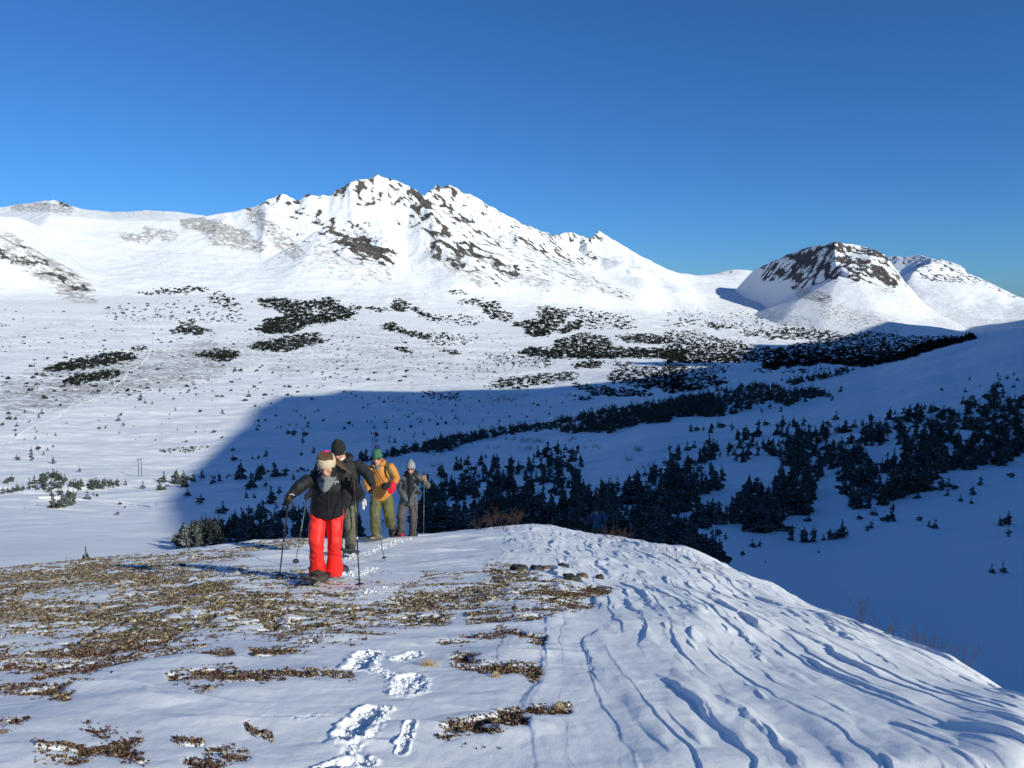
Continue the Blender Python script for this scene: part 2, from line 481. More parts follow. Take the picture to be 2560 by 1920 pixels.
EM = EM + (EV[:, -1] - EM[:, 0])[:, None] * np.exp(-(np.exp(LRM) - 2000) / 160)[None, :]
rm = np.exp(LRM)[None, :]
XM, YM = rm * np.sin(tt), rm * np.cos(tt)

def mtn_noise(x, y, rough, seed=0, soft=1.0):
    # smooth slopes get little, rocky ones sharp relief
    n = 5 * soft * fbm(x / 260, y / 260, 3, 40 + seed)
    n = n + rough * (18 * (ridged(x / 170, y / 210, 5, 50 + seed) - .9) + 10 * fbm(x / 30, y / 36, 3, 60 + seed))
    n = n + 1.6 * soft * fbm(x / 50, y / 50, 3, 70 + seed)
    return n

def relief(X, Y, E, r, rockst, seed=0, base=None, amp=.8, soft=1.0):
    Z = E * r
    px, py = project(X, Y, np.nan_to_num(Z))
    rock = strokes(px, py, rockst)
    f = np.ones_like(Z) if base is None else base
    pk = sstep(600, 760, px)
    steep = .09 * sstep(.03, .08, np.nan_to_num(E)) * (.15 + .85 * pk)
    Z = Z + mtn_noise(X, Y, np.maximum(np.clip((rock - .45) / .55, 0, 1) * amp, steep * soft) + .02, seed, soft) * f
    Z = Z + 4.5 * soft * pk * (ridged(X / 95 + .5 * fbm(X / 200, Y / 300, 2, 95 + seed), Y / 700, 3, 96 + seed) - .9) * sstep(.025, .07, np.nan_to_num(E)) * f
    # rock stands out where the relief is convex
    rg = ridged(X / 70, Y / 90, 4, 80 + seed) - .95
    rock = np.where(rock > .02, np.clip(rock + .55 * rg, 0, 1.3), np.clip(.5 * (rg - .35), 0, .6) * steep * 6)
    return Z, rock, px, py

def s2(x1, y1, x2, y2, w, s): return (x1 * K4, 400 + y1 * K4, x2 * K4, 400 + y2 * K4, w * K4, s)
def s3(x1, y1, x2, y2, w, s): return (800 + x1 * K4, 400 + y1 * K4, 800 + x2 * K4, 400 + y2 * K4, w * K4, s)
def s4(x1, y1, x2, y2, w, s): return (1660 + x1 * K4, 500 + y1 * K4, 1660 + x2 * K4, 500 + y2 * K4, w * K4, s)
ROCK_M = [s2(-60, 520, 200, 620, 75, .78), s2(100, 570, 420, 740, 85, .62), s2(330, 700, 560, 830, 60, .45),
          s2(1600, 260, 1760, 225, 40, .6), s2(1800, 260, 2000, 420, 70, .62), s2(1950, 330, 2212, 450, 70, .7), s2(1880, 205, 1960, 205, 30, .7), s2(2060, 190, 2150, 165, 40, .8),
          s2(1300, 400, 1560, 500, 90, .22), s2(1560, 340, 1900, 560, 80, .3),
          s3(170, 150, 260, 170, 55, .95), s3(260, 120, 560, 170, 60, .5), s3(350, 90, 480, 170, 60, .6), s3(230, 250, 320, 250, 45, .6), s3(470, 130, 520, 300, 50, .55), s3(270, 360, 300, 380, 40, .4),
          s3(0, 370, 120, 420, 50, .6), s3(90, 440, 260, 450, 60, .95), s3(130, 480, 420, 560, 85, .95), s3(160, 540, 420, 620, 70, .75), s3(0, 500, 200, 600, 60, .4),
          s3(560, 200, 660, 260, 55, 1.0), s3(570, 250, 640, 340, 60, .95), s3(680, 360, 760, 440, 60, .95), s3(720, 440, 900, 560, 90, .95), s3(820, 480, 1180, 680, 75, .8), s3(690, 490, 720, 590, 50, .85), s3(800, 590, 860, 640, 50, .9), s3(900, 650, 1080, 740, 60, .45),
          s3(660, 200, 780, 290, 55, .8), s3(720, 160, 820, 200, 50, .8), s3(780, 290, 960, 420, 45, .7), s3(960, 420, 1130, 540, 45, .55), s3(900, 240, 1100, 330, 40, .45), s3(1080, 520, 1400, 720, 45, .5), s3(1400, 720, 1900, 850, 30, .45), s3(480, 380, 560, 400, 35, .5),
          s3(1220, 480, 1500, 620, 50, .65), s3(1230, 380, 1420, 450, 50, .65), s3(1430, 500, 1540, 640, 45, .7), s3(1420, 450, 1660, 490, 55, .6), s3(1620, 530, 1680, 600, 45, .6), s3(1580, 600, 1640, 640, 40, .5), s3(1690, 440, 1720, 480, 30, .8), s3(1500, 650, 1950, 850, 30, .4),
          s4(100, 430, 420, 430, 40, .45), s4(0, 540, 150, 560, 40, .25)]
ROCK_M += [s3(600, 330, 1150, 680, 190, .42), s3(1150, 420, 1600, 740, 130, .40), s3(150, 170, 640, 260, 120, .45), s2(1560, 300, 2212, 560, 130, .36), s3(640, 200, 1300, 520, 120, .38)]
e0 = sstep(2000, 2250, rm)
SCOUR_M = [s2(250, 420, 500, 420, 0.01, 0), s2(760, 470, 900, 490, 50, .8), s2(900, 440, 1060, 470, 60, .8), s2(1160, 370, 1500, 480, 90, .95), s2(1300, 480, 1600, 530, 70, .8), s2(1560, 330, 1800, 560, 90, .8), s2(0, 500, 500, 800, 130, .8), s2(380, 800, 560, 880, 80, .7), s2(750, 560, 1100, 700, 60, .35), s2(1700, 560, 2212, 720, 90, .5),
           s3(0, 560, 400, 700, 90, .6), s3(700, 560, 1000, 740, 90, .7), s3(1000, 600, 1400, 780, 60, .7), s3(1100, 500, 1900, 850, 60, .55), s2(150, 260, 420, 290, 50, .8)]
ZM, rockM, pxm, pym = relief(XM, YM, EM, rm, ROCK_M, 0, e0 * np.ones_like(EM))
ZM[:, 0] = ZV[:, -1]
scM = strokes(pxm, pym, SCOUR_M)
scM = np.maximum(scM, .22)
scM = np.maximum(scM, .45 * sstep(1500, 1900, pxm) * sstep(690, 740, pym))
mtn = terrain_obj('mountain', XM, YM, ZM, M_MTN, {'rock': rockM, 'scour': scM}, ~np.isnan(ZM))

# ---- the land carries on to both sides of the view
for sgn, i0 in ((-1, 0), (1, -1)):
    tx = TH[i0] + sgn * np.linspace(0, R(42), 60)
    if sgn < 0: tx = tx[::-1]
    for lrs, Zs, src, nm in ((LRV, ZV, 3, 'valley_snowfield'), (LRM, ZM, 5, 'mountain')):
        lx = np.concatenate([lrs[::src * 3], lrs[-1:]]); zx = np.concatenate([Zs[i0][::src * 3], Zs[i0][-1:]])
        ok = ~np.isnan(zx); lx, zx = lx[ok], zx[ok]
        rx = np.exp(lx)[None, :]; da = np.abs(tx - TH[i0])[:, None]
        X_, Y_ = rx * np.sin(tx[:, None]), rx * np.cos(tx[:, None])
        Z_ = zx[None, :] + rx * (.05 * da if sgn > 0 else -.02 * da) + 12 * fbm(X_ / 300, Y_ / 300, 3, 97) * np.minimum(da * 3, 1) * np.minimum(rx / 600, 1)
        terrain_obj(nm, X_, Y_, Z_, M_VAL if nm[0] == 'v' else M_MTN, {'scour': np.full_like(X_, .15), 'rock': np.zeros_like(X_)})

# ---- right mountain: left face a plane turned from the sun, right face lit
A0 = np.array((1560., 4160., 74.))
NF = np.array((-math.sin(R(54)) * .99, -math.sin(R(54)) * .13, math.cos(R(54))))
def face(x, y, n=NF, a=A0):
    px, py = 1660 + x * K4, 500 + y * K4
    d = np.array([float(q) for q in ray(px, py)])
    k = (n @ a) / (n @ d)
    return (px, py, float(np.hypot(d[0], d[1]) * k))
sky_r = [face(540, 440), face(600, 402), face(700, 360), face(800, 320), face(860, 296), face(920, 275), face(1000, 265), face(1048, 256)]
dpk = sky_r[-1][2]
sky_r2 = [R4(1100, 263, dpk * 1.01), R4(1150, 265, dpk * 1.02), R4(1220, 280, dpk * 1.02), R4(1300, 298, dpk * 1.0), R4(1335, 320, dpk), R4(1370, 350, dpk * .995), R4(1430, 425, dpk * .98), R4(1480, 492, dpk * .965), R4(1620, 632, 4150), R4(1750, 715, 3980), R4(1900, 795, 3800), R4(2000, 830, 3700), R4(2200, 880, 3500)]
aret = [face(1048, 256), face(1052, 330), face(1058, 400), face(1060, 462), face(930, 512), face(850, 560), face(700, 637), face(560, 697), R4(440, 745, 4150)]
lines_r = [sky_r + sky_r2, aret,
    [face(560, 490), face(640, 510), face(760, 480), face(900, 430), face(980, 380)],
    [face(420, 560), face(480, 640), face(600, 620), face(760, 560)],
    [R4(300, 640, 5300), R4(420, 700, 4650)],
    [R4(1075, 470, aret[3][2] * .97), R4(1180, 495, 4080), R4(1300, 510, 4130), R4(1430, 500, 4250)],
    [R4(840, 600, 3950), R4(1000, 640, 3700), R4(1300, 680, 3650), R4(1600, 740, 3750), R4(1850, 800, 3700)],
    [R4(380, 780, 3900), R4(700, 770, 3350), R4(1000, 790, 3150), R4(1400, 830, 3050), R4(1900, 870, 3150), R4(2200, 900, 3200)],
    [R4(440, 900, 3700), R4(700, 900, 3000), R4(1400, 950, 2900), R4(2200, 960, 3000)],
    back(sky_r + sky_r2, 1.13, 150)]
TR = np.linspace(R(13), R(36), 620)
LRR = np.linspace(math.log(2950), math.log(7400), 680)
ER = tin(lines_r, TR, LRR)
ER1 = nanblur(ER, .8, .8); ER2 = nanblur(ER, 9, 9)
ws = sstep(.0, .035, ER1); ER = ER1 * ws + ER2 * (1 - ws)
rR = np.exp(LRR)[None, :]; tR = TR[:, None]
XR, YR = rR * np.sin(tR), rR * np.cos(tR)
ROCK_R = [s4(640, 400, 1040, 320, 80, 1.0), s4(740, 430, 1040, 380, 100, 1.05), s4(620, 470, 1000, 450, 45, .75), s4(780, 330, 1040, 290, 45, .85), s4(1000, 280, 1050, 460, 60, 1.0), s4(820, 510, 1040, 450, 70, .85),
          s4(1060, 280, 1180, 470, 60, .8), s4(1100, 300, 1320, 320, 45, .7), s4(1200, 400, 1400, 480, 80, .95), s4(1270, 310, 1350, 360, 55, .95), s4(1330, 360, 1480, 500, 50, .75), s4(1200, 470, 1260, 500, 40, .7), s4(840, 580, 1000, 610, 40, .4), s4(1000, 680, 1300, 760, 60, .3), s4(1300, 500, 1460, 580, 50, .35), s4(1400, 510, 1700, 740, 50, .2)]
ZR, rockR, pxr, pyr = relief(XR, YR, ER, rR, ROCK_R, 5, amp=.45, soft=.5)
scR = np.maximum(strokes(pxr, pyr, [s4(840, 570, 1000, 610, 60, .8), s4(1000, 680, 1400, 780, 120, .6), s4(1200, 500, 1800, 780, 90, .45), s4(600, 700, 900, 760, 60, .6)]), .15)
terrain_obj('mountain', XR, YR, ZR, M_MTN2, {'rock': rockR, 'scour': scR}, ~np.isnan(ZR))

# ---- peaks behind it on the far right
A1 = at(*R4(1490, 490, 0)[:2], 6000)
N1 = np.array((-math.sin(R(43)), .02, math.cos(R(43))))
A1 = np.array(A1)
f1 = lambda x, y: face(x, y, N1, A1)
sky_f = [R4(1250, 420, 7400), R4(1340, 360, 7300), R4(1370, 350, 7200), R4(1410, 343, 7200), R4(1450, 358, 7100), R4(1480, 350, 7100), R4(1530, 338, 7100), R4(1560, 332, 7100), R4(1600, 345, 7000), R4(1640, 357, 6900), R4(1680, 365, 6800)]
sky_f2 = [R4(1700, 355, 6750), R4(1740, 372, 6750), R4(1780, 390, 6700), R4(1810, 395, 6700), R4(1845, 412, 6600), R4(1870, 440, 6600), R4(1900, 455, 6600), R4(1950, 478, 6500), R4(2000, 500, 6500), R4(2050, 525, 6500), R4(2100, 550, 6400), R4(2140, 575, 6400), R4(2170, 582, 6300), R4(2212, 600, 6300), R4(2500, 640, 6300), R4(3000, 690, 6300)]
lines_f = [sky_f + sky_f2, [R4(1700, 355, 6750), R4(1640, 390, 6350), R4(1560, 415, 6200), R4(1520, 450, 6050), R4(1490, 495, 5950), R4(1440, 560, 5800)],
    [R4(1380, 420, 7000), R4(1450, 440, 6900), R4(1440, 480, 6700)],
    [R4(1500, 510, 5900), R4(1700, 500, 6000), R4(1850, 520, 6050), R4(2050, 560, 6100), R4(2130, 600, 6100)],
    [R4(1600, 660, 5300), R4(1850, 690, 5250), R4(2100, 700, 5300), R4(2300, 700, 5300), R4(3000, 720, 5300)],
    [R4(1300, 700, 5200), R4(1700, 800, 4900), R4(2212, 830, 4900), R4(3000, 850, 4900)],
    [R4(1250, 560, 6600), R4(1300, 700, 5200)],
    back(sky_f + sky_f2, 1.1, 140)]
TF = np.linspace(R(24), R(41), 420)
LRF = np.linspace(math.log(4800), math.log(8200), 420)
EF = tin(lines_f, TF, LRF)
EF1 = nanblur(EF, .7, .7); EF2 = nanblur(EF, 7, 7)
ws = sstep(.02, .045, EF1); EF = EF1 * ws + EF2 * (1 - ws)
rF = np.exp(LRF)[None, :]; tF = TF[:, None]
XF, YF = rF * np.sin(tF), rF * np.cos(tF)
ROCK_F = [s4(1380, 370, 1640, 370, 50, .45), s4(1560, 420, 1720, 400, 60, .55), s4(1680, 370, 1860, 430, 60, .62), s4(1580, 470, 1900, 490, 45, .6), s4(1880, 460, 2150, 580, 40, .5), s4(1830, 410, 1870, 440, 30, .8)]
ZF, rockF, _, _ = relief(XF, YF, EF, rF, ROCK_F, 9)
terrain_obj('mountain', XF, YF, ZF, M_MTN, {'rock': rockF, 'scour': np.full_like(ZF, .1)}, ~np.isnan(ZF))

# ---- smooth hill behind the saddle on the far left
sky_l = [(-600, 540, 5000), (-300, 530, 5000)] + [R2(*q) for q in [(0, 290, 5000), (160, 265, 5000), (250, 250, 5000), (340, 248, 5000), (380, 262, 5000), (420, 285, 5050), (550, 305, 5100), (700, 315, 5200), (900, 309, 5200), (1100, 322, 5200), (1240, 338, 5200), (1600, 420, 5300), (1900, 520, 5400)]]
lines_l = [sky_l, [(-600, 700, 3400), (0, 680, 3400), (250, 690, 3500), (500, 690, 3600), (800, 760, 3800)],
           [R2(300, 340, 4300), R2(700, 370, 4300), R2(1100, 372, 4300)], back(sky_l, 1.15, 120)]
TL = np.linspace(R(-44), R(-15), 300)
LRL = np.linspace(math.log(3400), math.log(6200), 260)
EL = nanblur(tin(lines_l, TL, LRL), 1, 1)
rL = np.exp(LRL)[None, :]; tL = TL[:, None]
XL, YL = rL * np.sin(tL), rL * np.cos(tL)
ZL, rockL, pxl, pyl = relief(XL, YL, EL, rL, [s2(330, 255, 410, 280, 30, .7), s2(230, 258, 330, 255, 25, .5)], 13)
terrain_obj('hill', XL, YL, ZL, M_MTN, {'rock': rockL, 'scour': np.maximum(strokes(pxl, pyl, [s2(100, 280, 420, 300, 60, .8), s2(500, 330, 1000, 330, 40, .5)]), .2)}, ~np.isnan(ZL))

# ------------------------------------------------------------------ looking up the terrain under a pixel
GE_V = ZV / rr
def ground_at(px, py, lo=0):
    """first terrain point along the pixel's ray (valley, then main mountain sheet)"""
    t, e = (float(q) for q in ang(px, py))
    ft = np.clip((t - TH[0]) / (TH[1] - TH[0]), 0, len(TH) - 1.001); i = int(ft); u = ft - i
    prof = GE_V[i] * (1 - u) + GE_V[i + 1] * u
    hit = np.nonzero(prof[lo:] >= e)[0]
    if len(hit):
        j = hit[0] + lo
        if j > 0:
            w = (e - prof[j - 1]) / (prof[j] - prof[j - 1] + 1e-12); w = min(max(w, 0), 1)
            r = math.exp(LRV[j - 1] + w * (LRV[j] - LRV[j - 1]))
        else: r = math.exp(LRV[0])
        return np.array((r * math.sin(t), r * math.cos(t), r * e))
    prof = ZM[i] / rm[0]
    hit = np.nonzero(prof >= e)[0]
    if len(hit):
        j = max(hit[0], 1)
        w = (e - prof[j - 1]) / (prof[j] - prof[j - 1] + 1e-12); w = min(max(w, 0), 1)
        r = math.exp(LRM[j - 1] + w * (LRM[j] - LRM[j - 1]))
        return np.array((r * math.sin(t), r * math.cos(t), r * e))
    return None

def zterr(x, y):
    r = math.hypot(x, y); t = math.atan2(x, y)
    i = min(max(int(round((t - TH[0]) / (TH[1] - TH[0]))), 0), len(TH) - 1)
    if r < 2000:
        return float(np.interp(math.log(r), LRV, ZV[i]))
    return float(np.interp(math.log(r), LRM, ZM[i]))

# ---- the hill to the right of the camera (outside the picture) that shades the valley
def R5(x, y): return (x * K4, 900 + y * K4)
def R6(x, y): return (900 + x * K4, 850 + y * K4)
def R7(x, y): return (1660 + x * K4, 850 + y * K4)
def Z4(x, y): return R4(x, y, 0)[:2]
EDGE = [R5(900, 1150), R5(1040, 950), R5(1030, 850), R5(1270, 600), R5(1400, 470), R5(1500, 400), R5(1560, 300), R5(1720, 222), R5(2000, 212), R5(2120, 185),
        R6(300, 297), R6(560, 285), R6(760, 283), R6(1000, 270), R6(1300, 262), R6(1480, 230), R6(1520, 135), R6(1700, 150), R6(1900, 160), R6(2150, 165),
        Z4(430, 1000), Z4(560, 885), Z4(760, 890), Z4(1000, 870), Z4(1120, 835), Z4(1270, 785), Z4(1500, 795), Z4(1800, 818)]
sk = []
for p in EDGE:
    g = ground_at(*p)
    if g is None: continue
    sk.append((float(g[:2] @ SPV), float(g[2] - (g[:2] @ SU) * TE)))
sk.sort()
print('skyline', [(round(a), round(b)) for a, b in sk])
sk = [(a, b) for a, b in sk if not (480 < a < 815 or 920 < a < 930)] + [(600, 117), (700, 118), (4200, 290), (6000, 290)]
sk = [q for q in sk if q[0] > 35]
sk += [(-400, -160), (-60, -45), (0, -14), (12, -5), (16, -3.8), (18, -2.9), (19.8, -1), (21.3, 1.6), (24, 4), (31, 6.5)]
sk.sort()
SKA = np.array(sk)
ss = np.concatenate([np.linspace(-300, 60, 121), np.linspace(62, 1000, 240), np.linspace(1010, 5600, 240)])
tr_ = 210 + 330 * sstep(80, 420, ss) + 40 * np.sin(ss / 330.0) * sstep(60, 300, ss)
th_ = np.interp(ss, SKA[:, 0], SKA[:, 1]) + tr_ * TE
w_ = np.concatenate([-np.geomspace(420, 2, 50), [0], np.geomspace(2, 700, 40)])
HX, HY, HZ = (np.empty((len(ss), len(w_))) for _ in range(3))
for j, w in enumerate(w_):
    t = tr_ + w
    HX[:, j] = SPV[0] * ss + SU[0] * t; HY[:, j] = SPV[1] * ss + SU[1] * t
    n = fbm(HX[:, j] / 60, HY[:, j] / 60, 4, 90) * min(abs(w) * .05, 5) - min(abs(w) * .04, 3)
    HZ[:, j] = th_ - (abs(w) * .95 if w < 0 else w * .3) + n
terrain_obj('hill', HX, HY, HZ, M_VAL, {'scour': np.zeros_like(HX)})

# ================================================================== FOREGROUND RIDGE
FC = []
for px in [-700, -350, 0, 250, 500, 700, 900, 1100, 1330, 1500, 1700, 1900, 2130, 2350, 2560, 2800, 3300]:
    rc, dc = float(crest(px)), float(crest_d(px))
    e = float(ang(px, 1920)[1]); t = float(ang(px, 1920)[0])
    db = .95 / (-e - .265 * math.cos(t))
    prof = [(2900, max(db * .42, .7))] if rc < 1880 else []
    if rc < 1880:
        for u in np.linspace(0, 1, 9):
            row = 1920 + (rc - 1920) * u
            prof.append((row, 1 / (1 / db + (1 / dc - 1 / db) * u)))
    else:
        prof += [(2900, 1.2), (2300, 2.2), (rc, dc)]
    prof += [(rc + 4, dc * 1.13), (rc + 14, dc * 1.3), (rc + 40, dc * 1.6), (rc + 110, dc * 2.2), (rc + 230, dc * 3.2), (rc + 420, dc * 5)]
    FC.append((px, prof))
THF = np.linspace(R(-52), R(52), 1700)
LRFg = np.linspace(math.log(.9), math.log(46), 1500)
EFG = table(FC, THF, LRFg)
EFG = blur(EFG, 8, 9)
rG = np.exp(LRFg)[None, :]; tG = THF[:, None]
XG, YG = rG * np.sin(tG), rG * np.cos(tG)
ZG = EFG * rG
ZG0 = ZG.copy()
pxg, pyg = project(XG, YG, ZG)
G8 = 640 / 2212.0

# bare ground: (S pixel strokes) gravel and leaves blown free of snow
BARE = [(0, 1460, 300, 1440, 60, 1.0), (200, 1420, 560, 1480, 75, 1.0), (0, 1530, 420, 1560, 80, 1.05), (300, 1500, 700, 1500, 60, 1.0), (420, 1560, 760, 1570, 55, .95),
        (520, 1510, 900, 1530, 60, .95), (820, 1540, 1100, 1520, 55, .98), (1000, 1500, 1330, 1470, 50, .98), (1240, 1440, 1420, 1500, 50, 1.0), (1180, 1540, 1380, 1530, 28, .95), (1380, 1480, 1520, 1478, 14, .95), (1340, 1525, 1475, 1508, 14, .9),
        (600, 1370, 760, 1360, 18, .8), (450, 1395, 620, 1385, 22, .75), (300, 1410, 460, 1400, 22, .85), (0, 1620, 260, 1640, 60, .95), (100, 1680, 330, 1650, 45, .8), (0, 1720, 160, 1730, 40, .7),
        (280, 1610, 560, 1630, 40, .72), (440, 1700, 580, 1690, 30, .75), (480, 1725, 700, 1700, 26, .70), (720, 1690, 880, 1695, 24, .68), (640, 1630, 760, 1620, 24, .75), (540, 1590, 700, 1590, 22, .75),
        (1150, 1650, 1330, 1680, 34, .92), (1100, 1600, 1260, 1590, 18, .85), (1250, 1570, 1360, 1600, 16, .9), (1240, 1690, 1330, 1660, 18, .8),
        (1120, 1830, 1300, 1790, 36, .9), (1250, 1780, 1420, 1770, 16, .95), (1150, 1850, 1270, 1850, 18, .7),
        (0, 1830, 60, 1810, 26, .9), (110, 1880, 330, 1860, 45, .9), (220, 1820, 350, 1830, 22, .85), (480, 1910, 600, 1870, 36, .92), (510, 1870, 560, 1860, 20, .9), (440, 1840, 500, 1850, 14, .9), (620, 1810, 680, 1830, 14, .85), (300, 1890, 380, 1915, 26, .8),
        (760, 1430, 860, 1460, 22, .7), (640, 1440, 760, 1450, 26, .8), (760, 1500, 880, 1490, 26, .85), (1060, 1440, 1250, 1440, 18, .55)]
bare0 = strokes(pxg, pyg, BARE, .05, 1.35)
bare0 = np.maximum(bare0, .62 * sstep(1390, 1430, pyg) * sstep(1680, 1560, pyg) * sstep(1150, 800, pxg))
# wind streaks, long across the view
xs, ys = XG, YG
st = fbm(xs / .8 + .3 * ys, ys / .28, 4, 101, .6)
st2 = fbm(xs / .16, ys / .09, 3, 111, .6)
bare = bare0 * .86 + (st * .42 + st2 * .44) * sstep(.05, .5, bare0) - .29
bare = np.clip(bare, 0, 1.2)
bmask = sstep(.38, .55, bare)

# snow relief: sastrugi (scarps facing left, away from the sun), drifts, prints
wx = xs + .16 * fbm(xs / 1.5, ys / 2.2, 2, 120) + .035 * fbm(xs / .45, ys / .5, 2, 121) - .05 * ys
def saw(u, w):
    f = u - np.floor(u)
    return np.where(f < w, f / w, 1 - (f - w) / (1 - w))
bsoft = blur(bmask, 5, 5)
right = sstep(-.1, 1.2, xs + .05 * ys) * (1 - bsoft)
amp1 = np.clip(fbm(xs / .8, ys / 2.0, 3, 130) * 1.6 + .05, 0, 1.3)
amp2 = np.clip(fbm(xs / .45, ys / 1.3, 3, 140) * 1.6 + .12, 0, 1.2)
amp3 = np.clip(fbm(xs / .16, ys / .5, 2, 150) * 1.6 - .05, 0, 1) * np.clip(fbm(xs / .9, ys / 1.2, 2, 151) * 1.5 + .5, 0, 1)
jag = .022 * fbm(xs / .11, ys / .16, 2, 122)
h = .036 * amp1 * saw((wx + jag) * 1.15 + .05, .03) * right
h = h + .023 * amp2 * saw((wx + .7 * jag) * 2.9, .045) * right
amp4 = np.clip(fbm(xs / .35, ys / 2.6, 2, 145) * 1.3 + .30, 0, 1)
h = h + .012 * amp4 * saw((wx + .25 * jag) * 5.2 + .3, .05) * right
h = h + .015 * amp3 * saw(wx * 7.1 + .10 * fbm(xs / .2, ys / .4, 2, 127), .08) * right
wl = ys + .22 * xs + .30 * fbm(xs / 1.6, ys / .9, 2, 160) + .05 * fbm(xs / .4, ys / .25, 2, 163)
left = (1 - sstep(-.1, 1.2, xs + .05 * ys)) * (1 - .75 * bsoft)
h = h + .05 * np.clip(fbm(xs / 1.5, ys / .7, 2, 161) + .1, 0, 1) * saw(-wl * 1.25, .12) * left
h = h + .02 * np.clip(fbm(xs / .8, ys / .4, 2, 162) + .1, 0, 1) * saw(-wl * 3.4, .16) * left
h = h + .05 * fbm(xs / 2.4, ys / 2.0, 2, 170) + .004 * fbm(xs / .5, ys / .35, 2, 171) + .0018 * fbm(xs / .10, ys / .10, 2, 172)
h = h - .012 * blur(bmask, 3, 3) + .010 * bmask * fbm(xs / .10, ys / .10, 2, 180) + .02 * bmask * fbm(xs / .5, ys / .4, 2, 181)
ZG = ZG + h

def gpt(px, py):                       # smooth ridge surface under a photo pixel
    t, e = (float(q) for q in ang(px, py))
    ft = np.clip((t - THF[0]) / (THF[1] - THF[0]), 0, len(THF) - 1.001); i = int(ft); u = ft - i
    prof = EFG[i] * (1 - u) + EFG[i + 1] * u
    hit = np.nonzero(prof >= e)[0]
    if not len(hit): return None
    j = max(hit[0], 1)
    w = (e - prof[j - 1]) / (prof[j] - prof[j - 1] + 1e-12)
    r = math.exp(LRFg[j - 1] + min(max(w, 0), 1) * (LRFg[j] - LRFg[j - 1]))
    return np.array((r * math.sin(t), r * math.cos(t), r * e))

def zridge(x, y):
    x = np.asarray(x, float); y = np.asarray(y, float)
    r = np.clip(np.hypot(x, y), .91, 45.9); t = np.arctan2(x, y)
    fi = np.clip((t - THF[0]) / (THF[1] - THF[0]), 0, len(THF) - 1.001); fj = np.clip((np.log(r) - LRFg[0]) / (LRFg[1] - LRFg[0]), 0, len(LRFg) - 1.001)
    i = fi.astype(int); j = fj.astype(int); u = fi - i; v = fj - j
    return (ZG[i, j] * (1 - u) + ZG[i + 1, j] * u) * (1 - v) + (ZG[i, j + 1] * (1 - u) + ZG[i + 1, j + 1] * u) * v

# snowshoe prints and churned snow: (centre px, py, end px, py, half width, depth)
PRINTS = [(894, 1674, 918, 1634, .072, .10), (1015, 1732, 1030, 1700, .075, .07), (872, 1832, 932, 1780, .064, .10), (800, 1925, 880, 1895, .07, .10), (1005, 1868, 1026, 1815, .022, .06), (1000, 1648, 1035, 1632, .06, .05)]
churn = np.zeros_like(ZG)
for x1, y1, x2, y2, hw, dep in PRINTS:
    a, b = gpt(x1, y1), gpt(x2, y2)
    d = (b - a)[:2]; L2 = d @ d
    t = np.clip(((XG - a[0]) * d[0] + (YG - a[1]) * d[1]) / L2, 0, 1)
    q = np.hypot(XG - a[0] - t * d[0], YG - a[1] - t * d[1]) / hw
    q = q + .32 * fbm(XG / .07, YG / .07, 3, 190)
    ZG = ZG - dep * .19 * (1 - sstep(.72, 1.0, q)) + dep * .09 * np.exp(-((q - 1.18) / .22) ** 2)
    churn = np.maximum(churn, 1 - sstep(.9, 1.5, q))
TRACK = [(870, 1400, 960, 1365, .30), (960, 1362, 1010, 1350, .3), (880, 1440, 920, 1420, .3), (930, 1480, 960, 1470, .22), (930, 1680, 1040, 1715, .09), (880, 1860, 950, 1800, .07), (750, 1795, 795, 1788, .05)]
for x1, y1, x2, y2, hw in TRACK:
    a, b = gpt(x1, y1), gpt(x2, y2)
    d = (b - a)[:2]; L2 = d @ d
    t = np.clip(((XG - a[0]) * d[0] + (YG - a[1]) * d[1]) / L2, 0, 1)
    q = np.hypot(XG - a[0] - t * d[0], YG - a[1] - t * d[1]) / hw
    churn = np.maximum(churn, .8 * (1 - sstep(.4, 1.1, q)))
lump = np.clip(fbm(XG / .11, YG / .11, 4, 200, .6), -.6, 1)
ZG = ZG + churn * .009 * (lump + .8 * np.clip(fbm(XG / .045, YG / .045, 2, 204), -.3, 1))
bare = bare * (1 - .9 * churn)
# the crust is thin at the far-right rim: a small cornice step
bare_out = bare
fgo = terrain_obj('ridge_snowfield', XG, YG, ZG, M_RID, {'bare': bare_out})

# ================================================================== LIGHT, SKY, CAMERA
W = bpy.data.worlds.new('World'); SC.world = W; W.use_nodes = True
wn = W.node_tree; bg = wn.nodes['Background']
sky = N(wn, 'ShaderNodeTexSky', sky_type='NISHITA')
sky.sun_disc = False; sky.sun_elevation = SUN_E; sky.sun_rotation = math.pi - SUN_A
sky.altitude = 2000; sky.air_density = 1.0; sky.dust_density = 2.0; sky.ozone_density = 10
gm = N(wn, 'ShaderNodeMix', data_type='RGBA', blend_type='MULTIPLY'); gm.inputs[0].default_value = 1; gm.inputs[7].default_value = (.74, .98, 1.04, 1)
wn.links.new(sky.outputs[0], gm.inputs[6]); wn.links.new(gm.outputs[2], bg.inputs[0])
bg.inputs[1].default_value = .113
sd = bpy.data.lights.new('sun', 'SUN'); sd.energy = 4.7; sd.angle = R(.53); sd.color = (1, .985, .85)
so = bpy.data.objects.new('sun', sd); COL.objects.link(so)
so.rotation_euler = Vector((-SU[0] * math.cos(SUN_E), -SU[1] * math.cos(SUN_E), -math.sin(SUN_E))).to_track_quat('-Z', 'Y').to_euler()
cd = bpy.data.cameras.new('camera'); co = bpy.data.objects.new('camera', cd); COL.objects.link(co)
cd.sensor_fit = 'HORIZONTAL'; cd.sensor_width = 36; cd.lens = 36 * F / 2560
cd.clip_start = .05; cd.clip_end = 20000
co.rotation_euler = (math.pi / 2 - PITCH, 0, 0)
SC.camera = co
SC.view_settings.view_transform = 'Standard'; SC.view_settings.look = 'None'; SC.view_settings.gamma = 1
SC.view_settings.exposure = 0
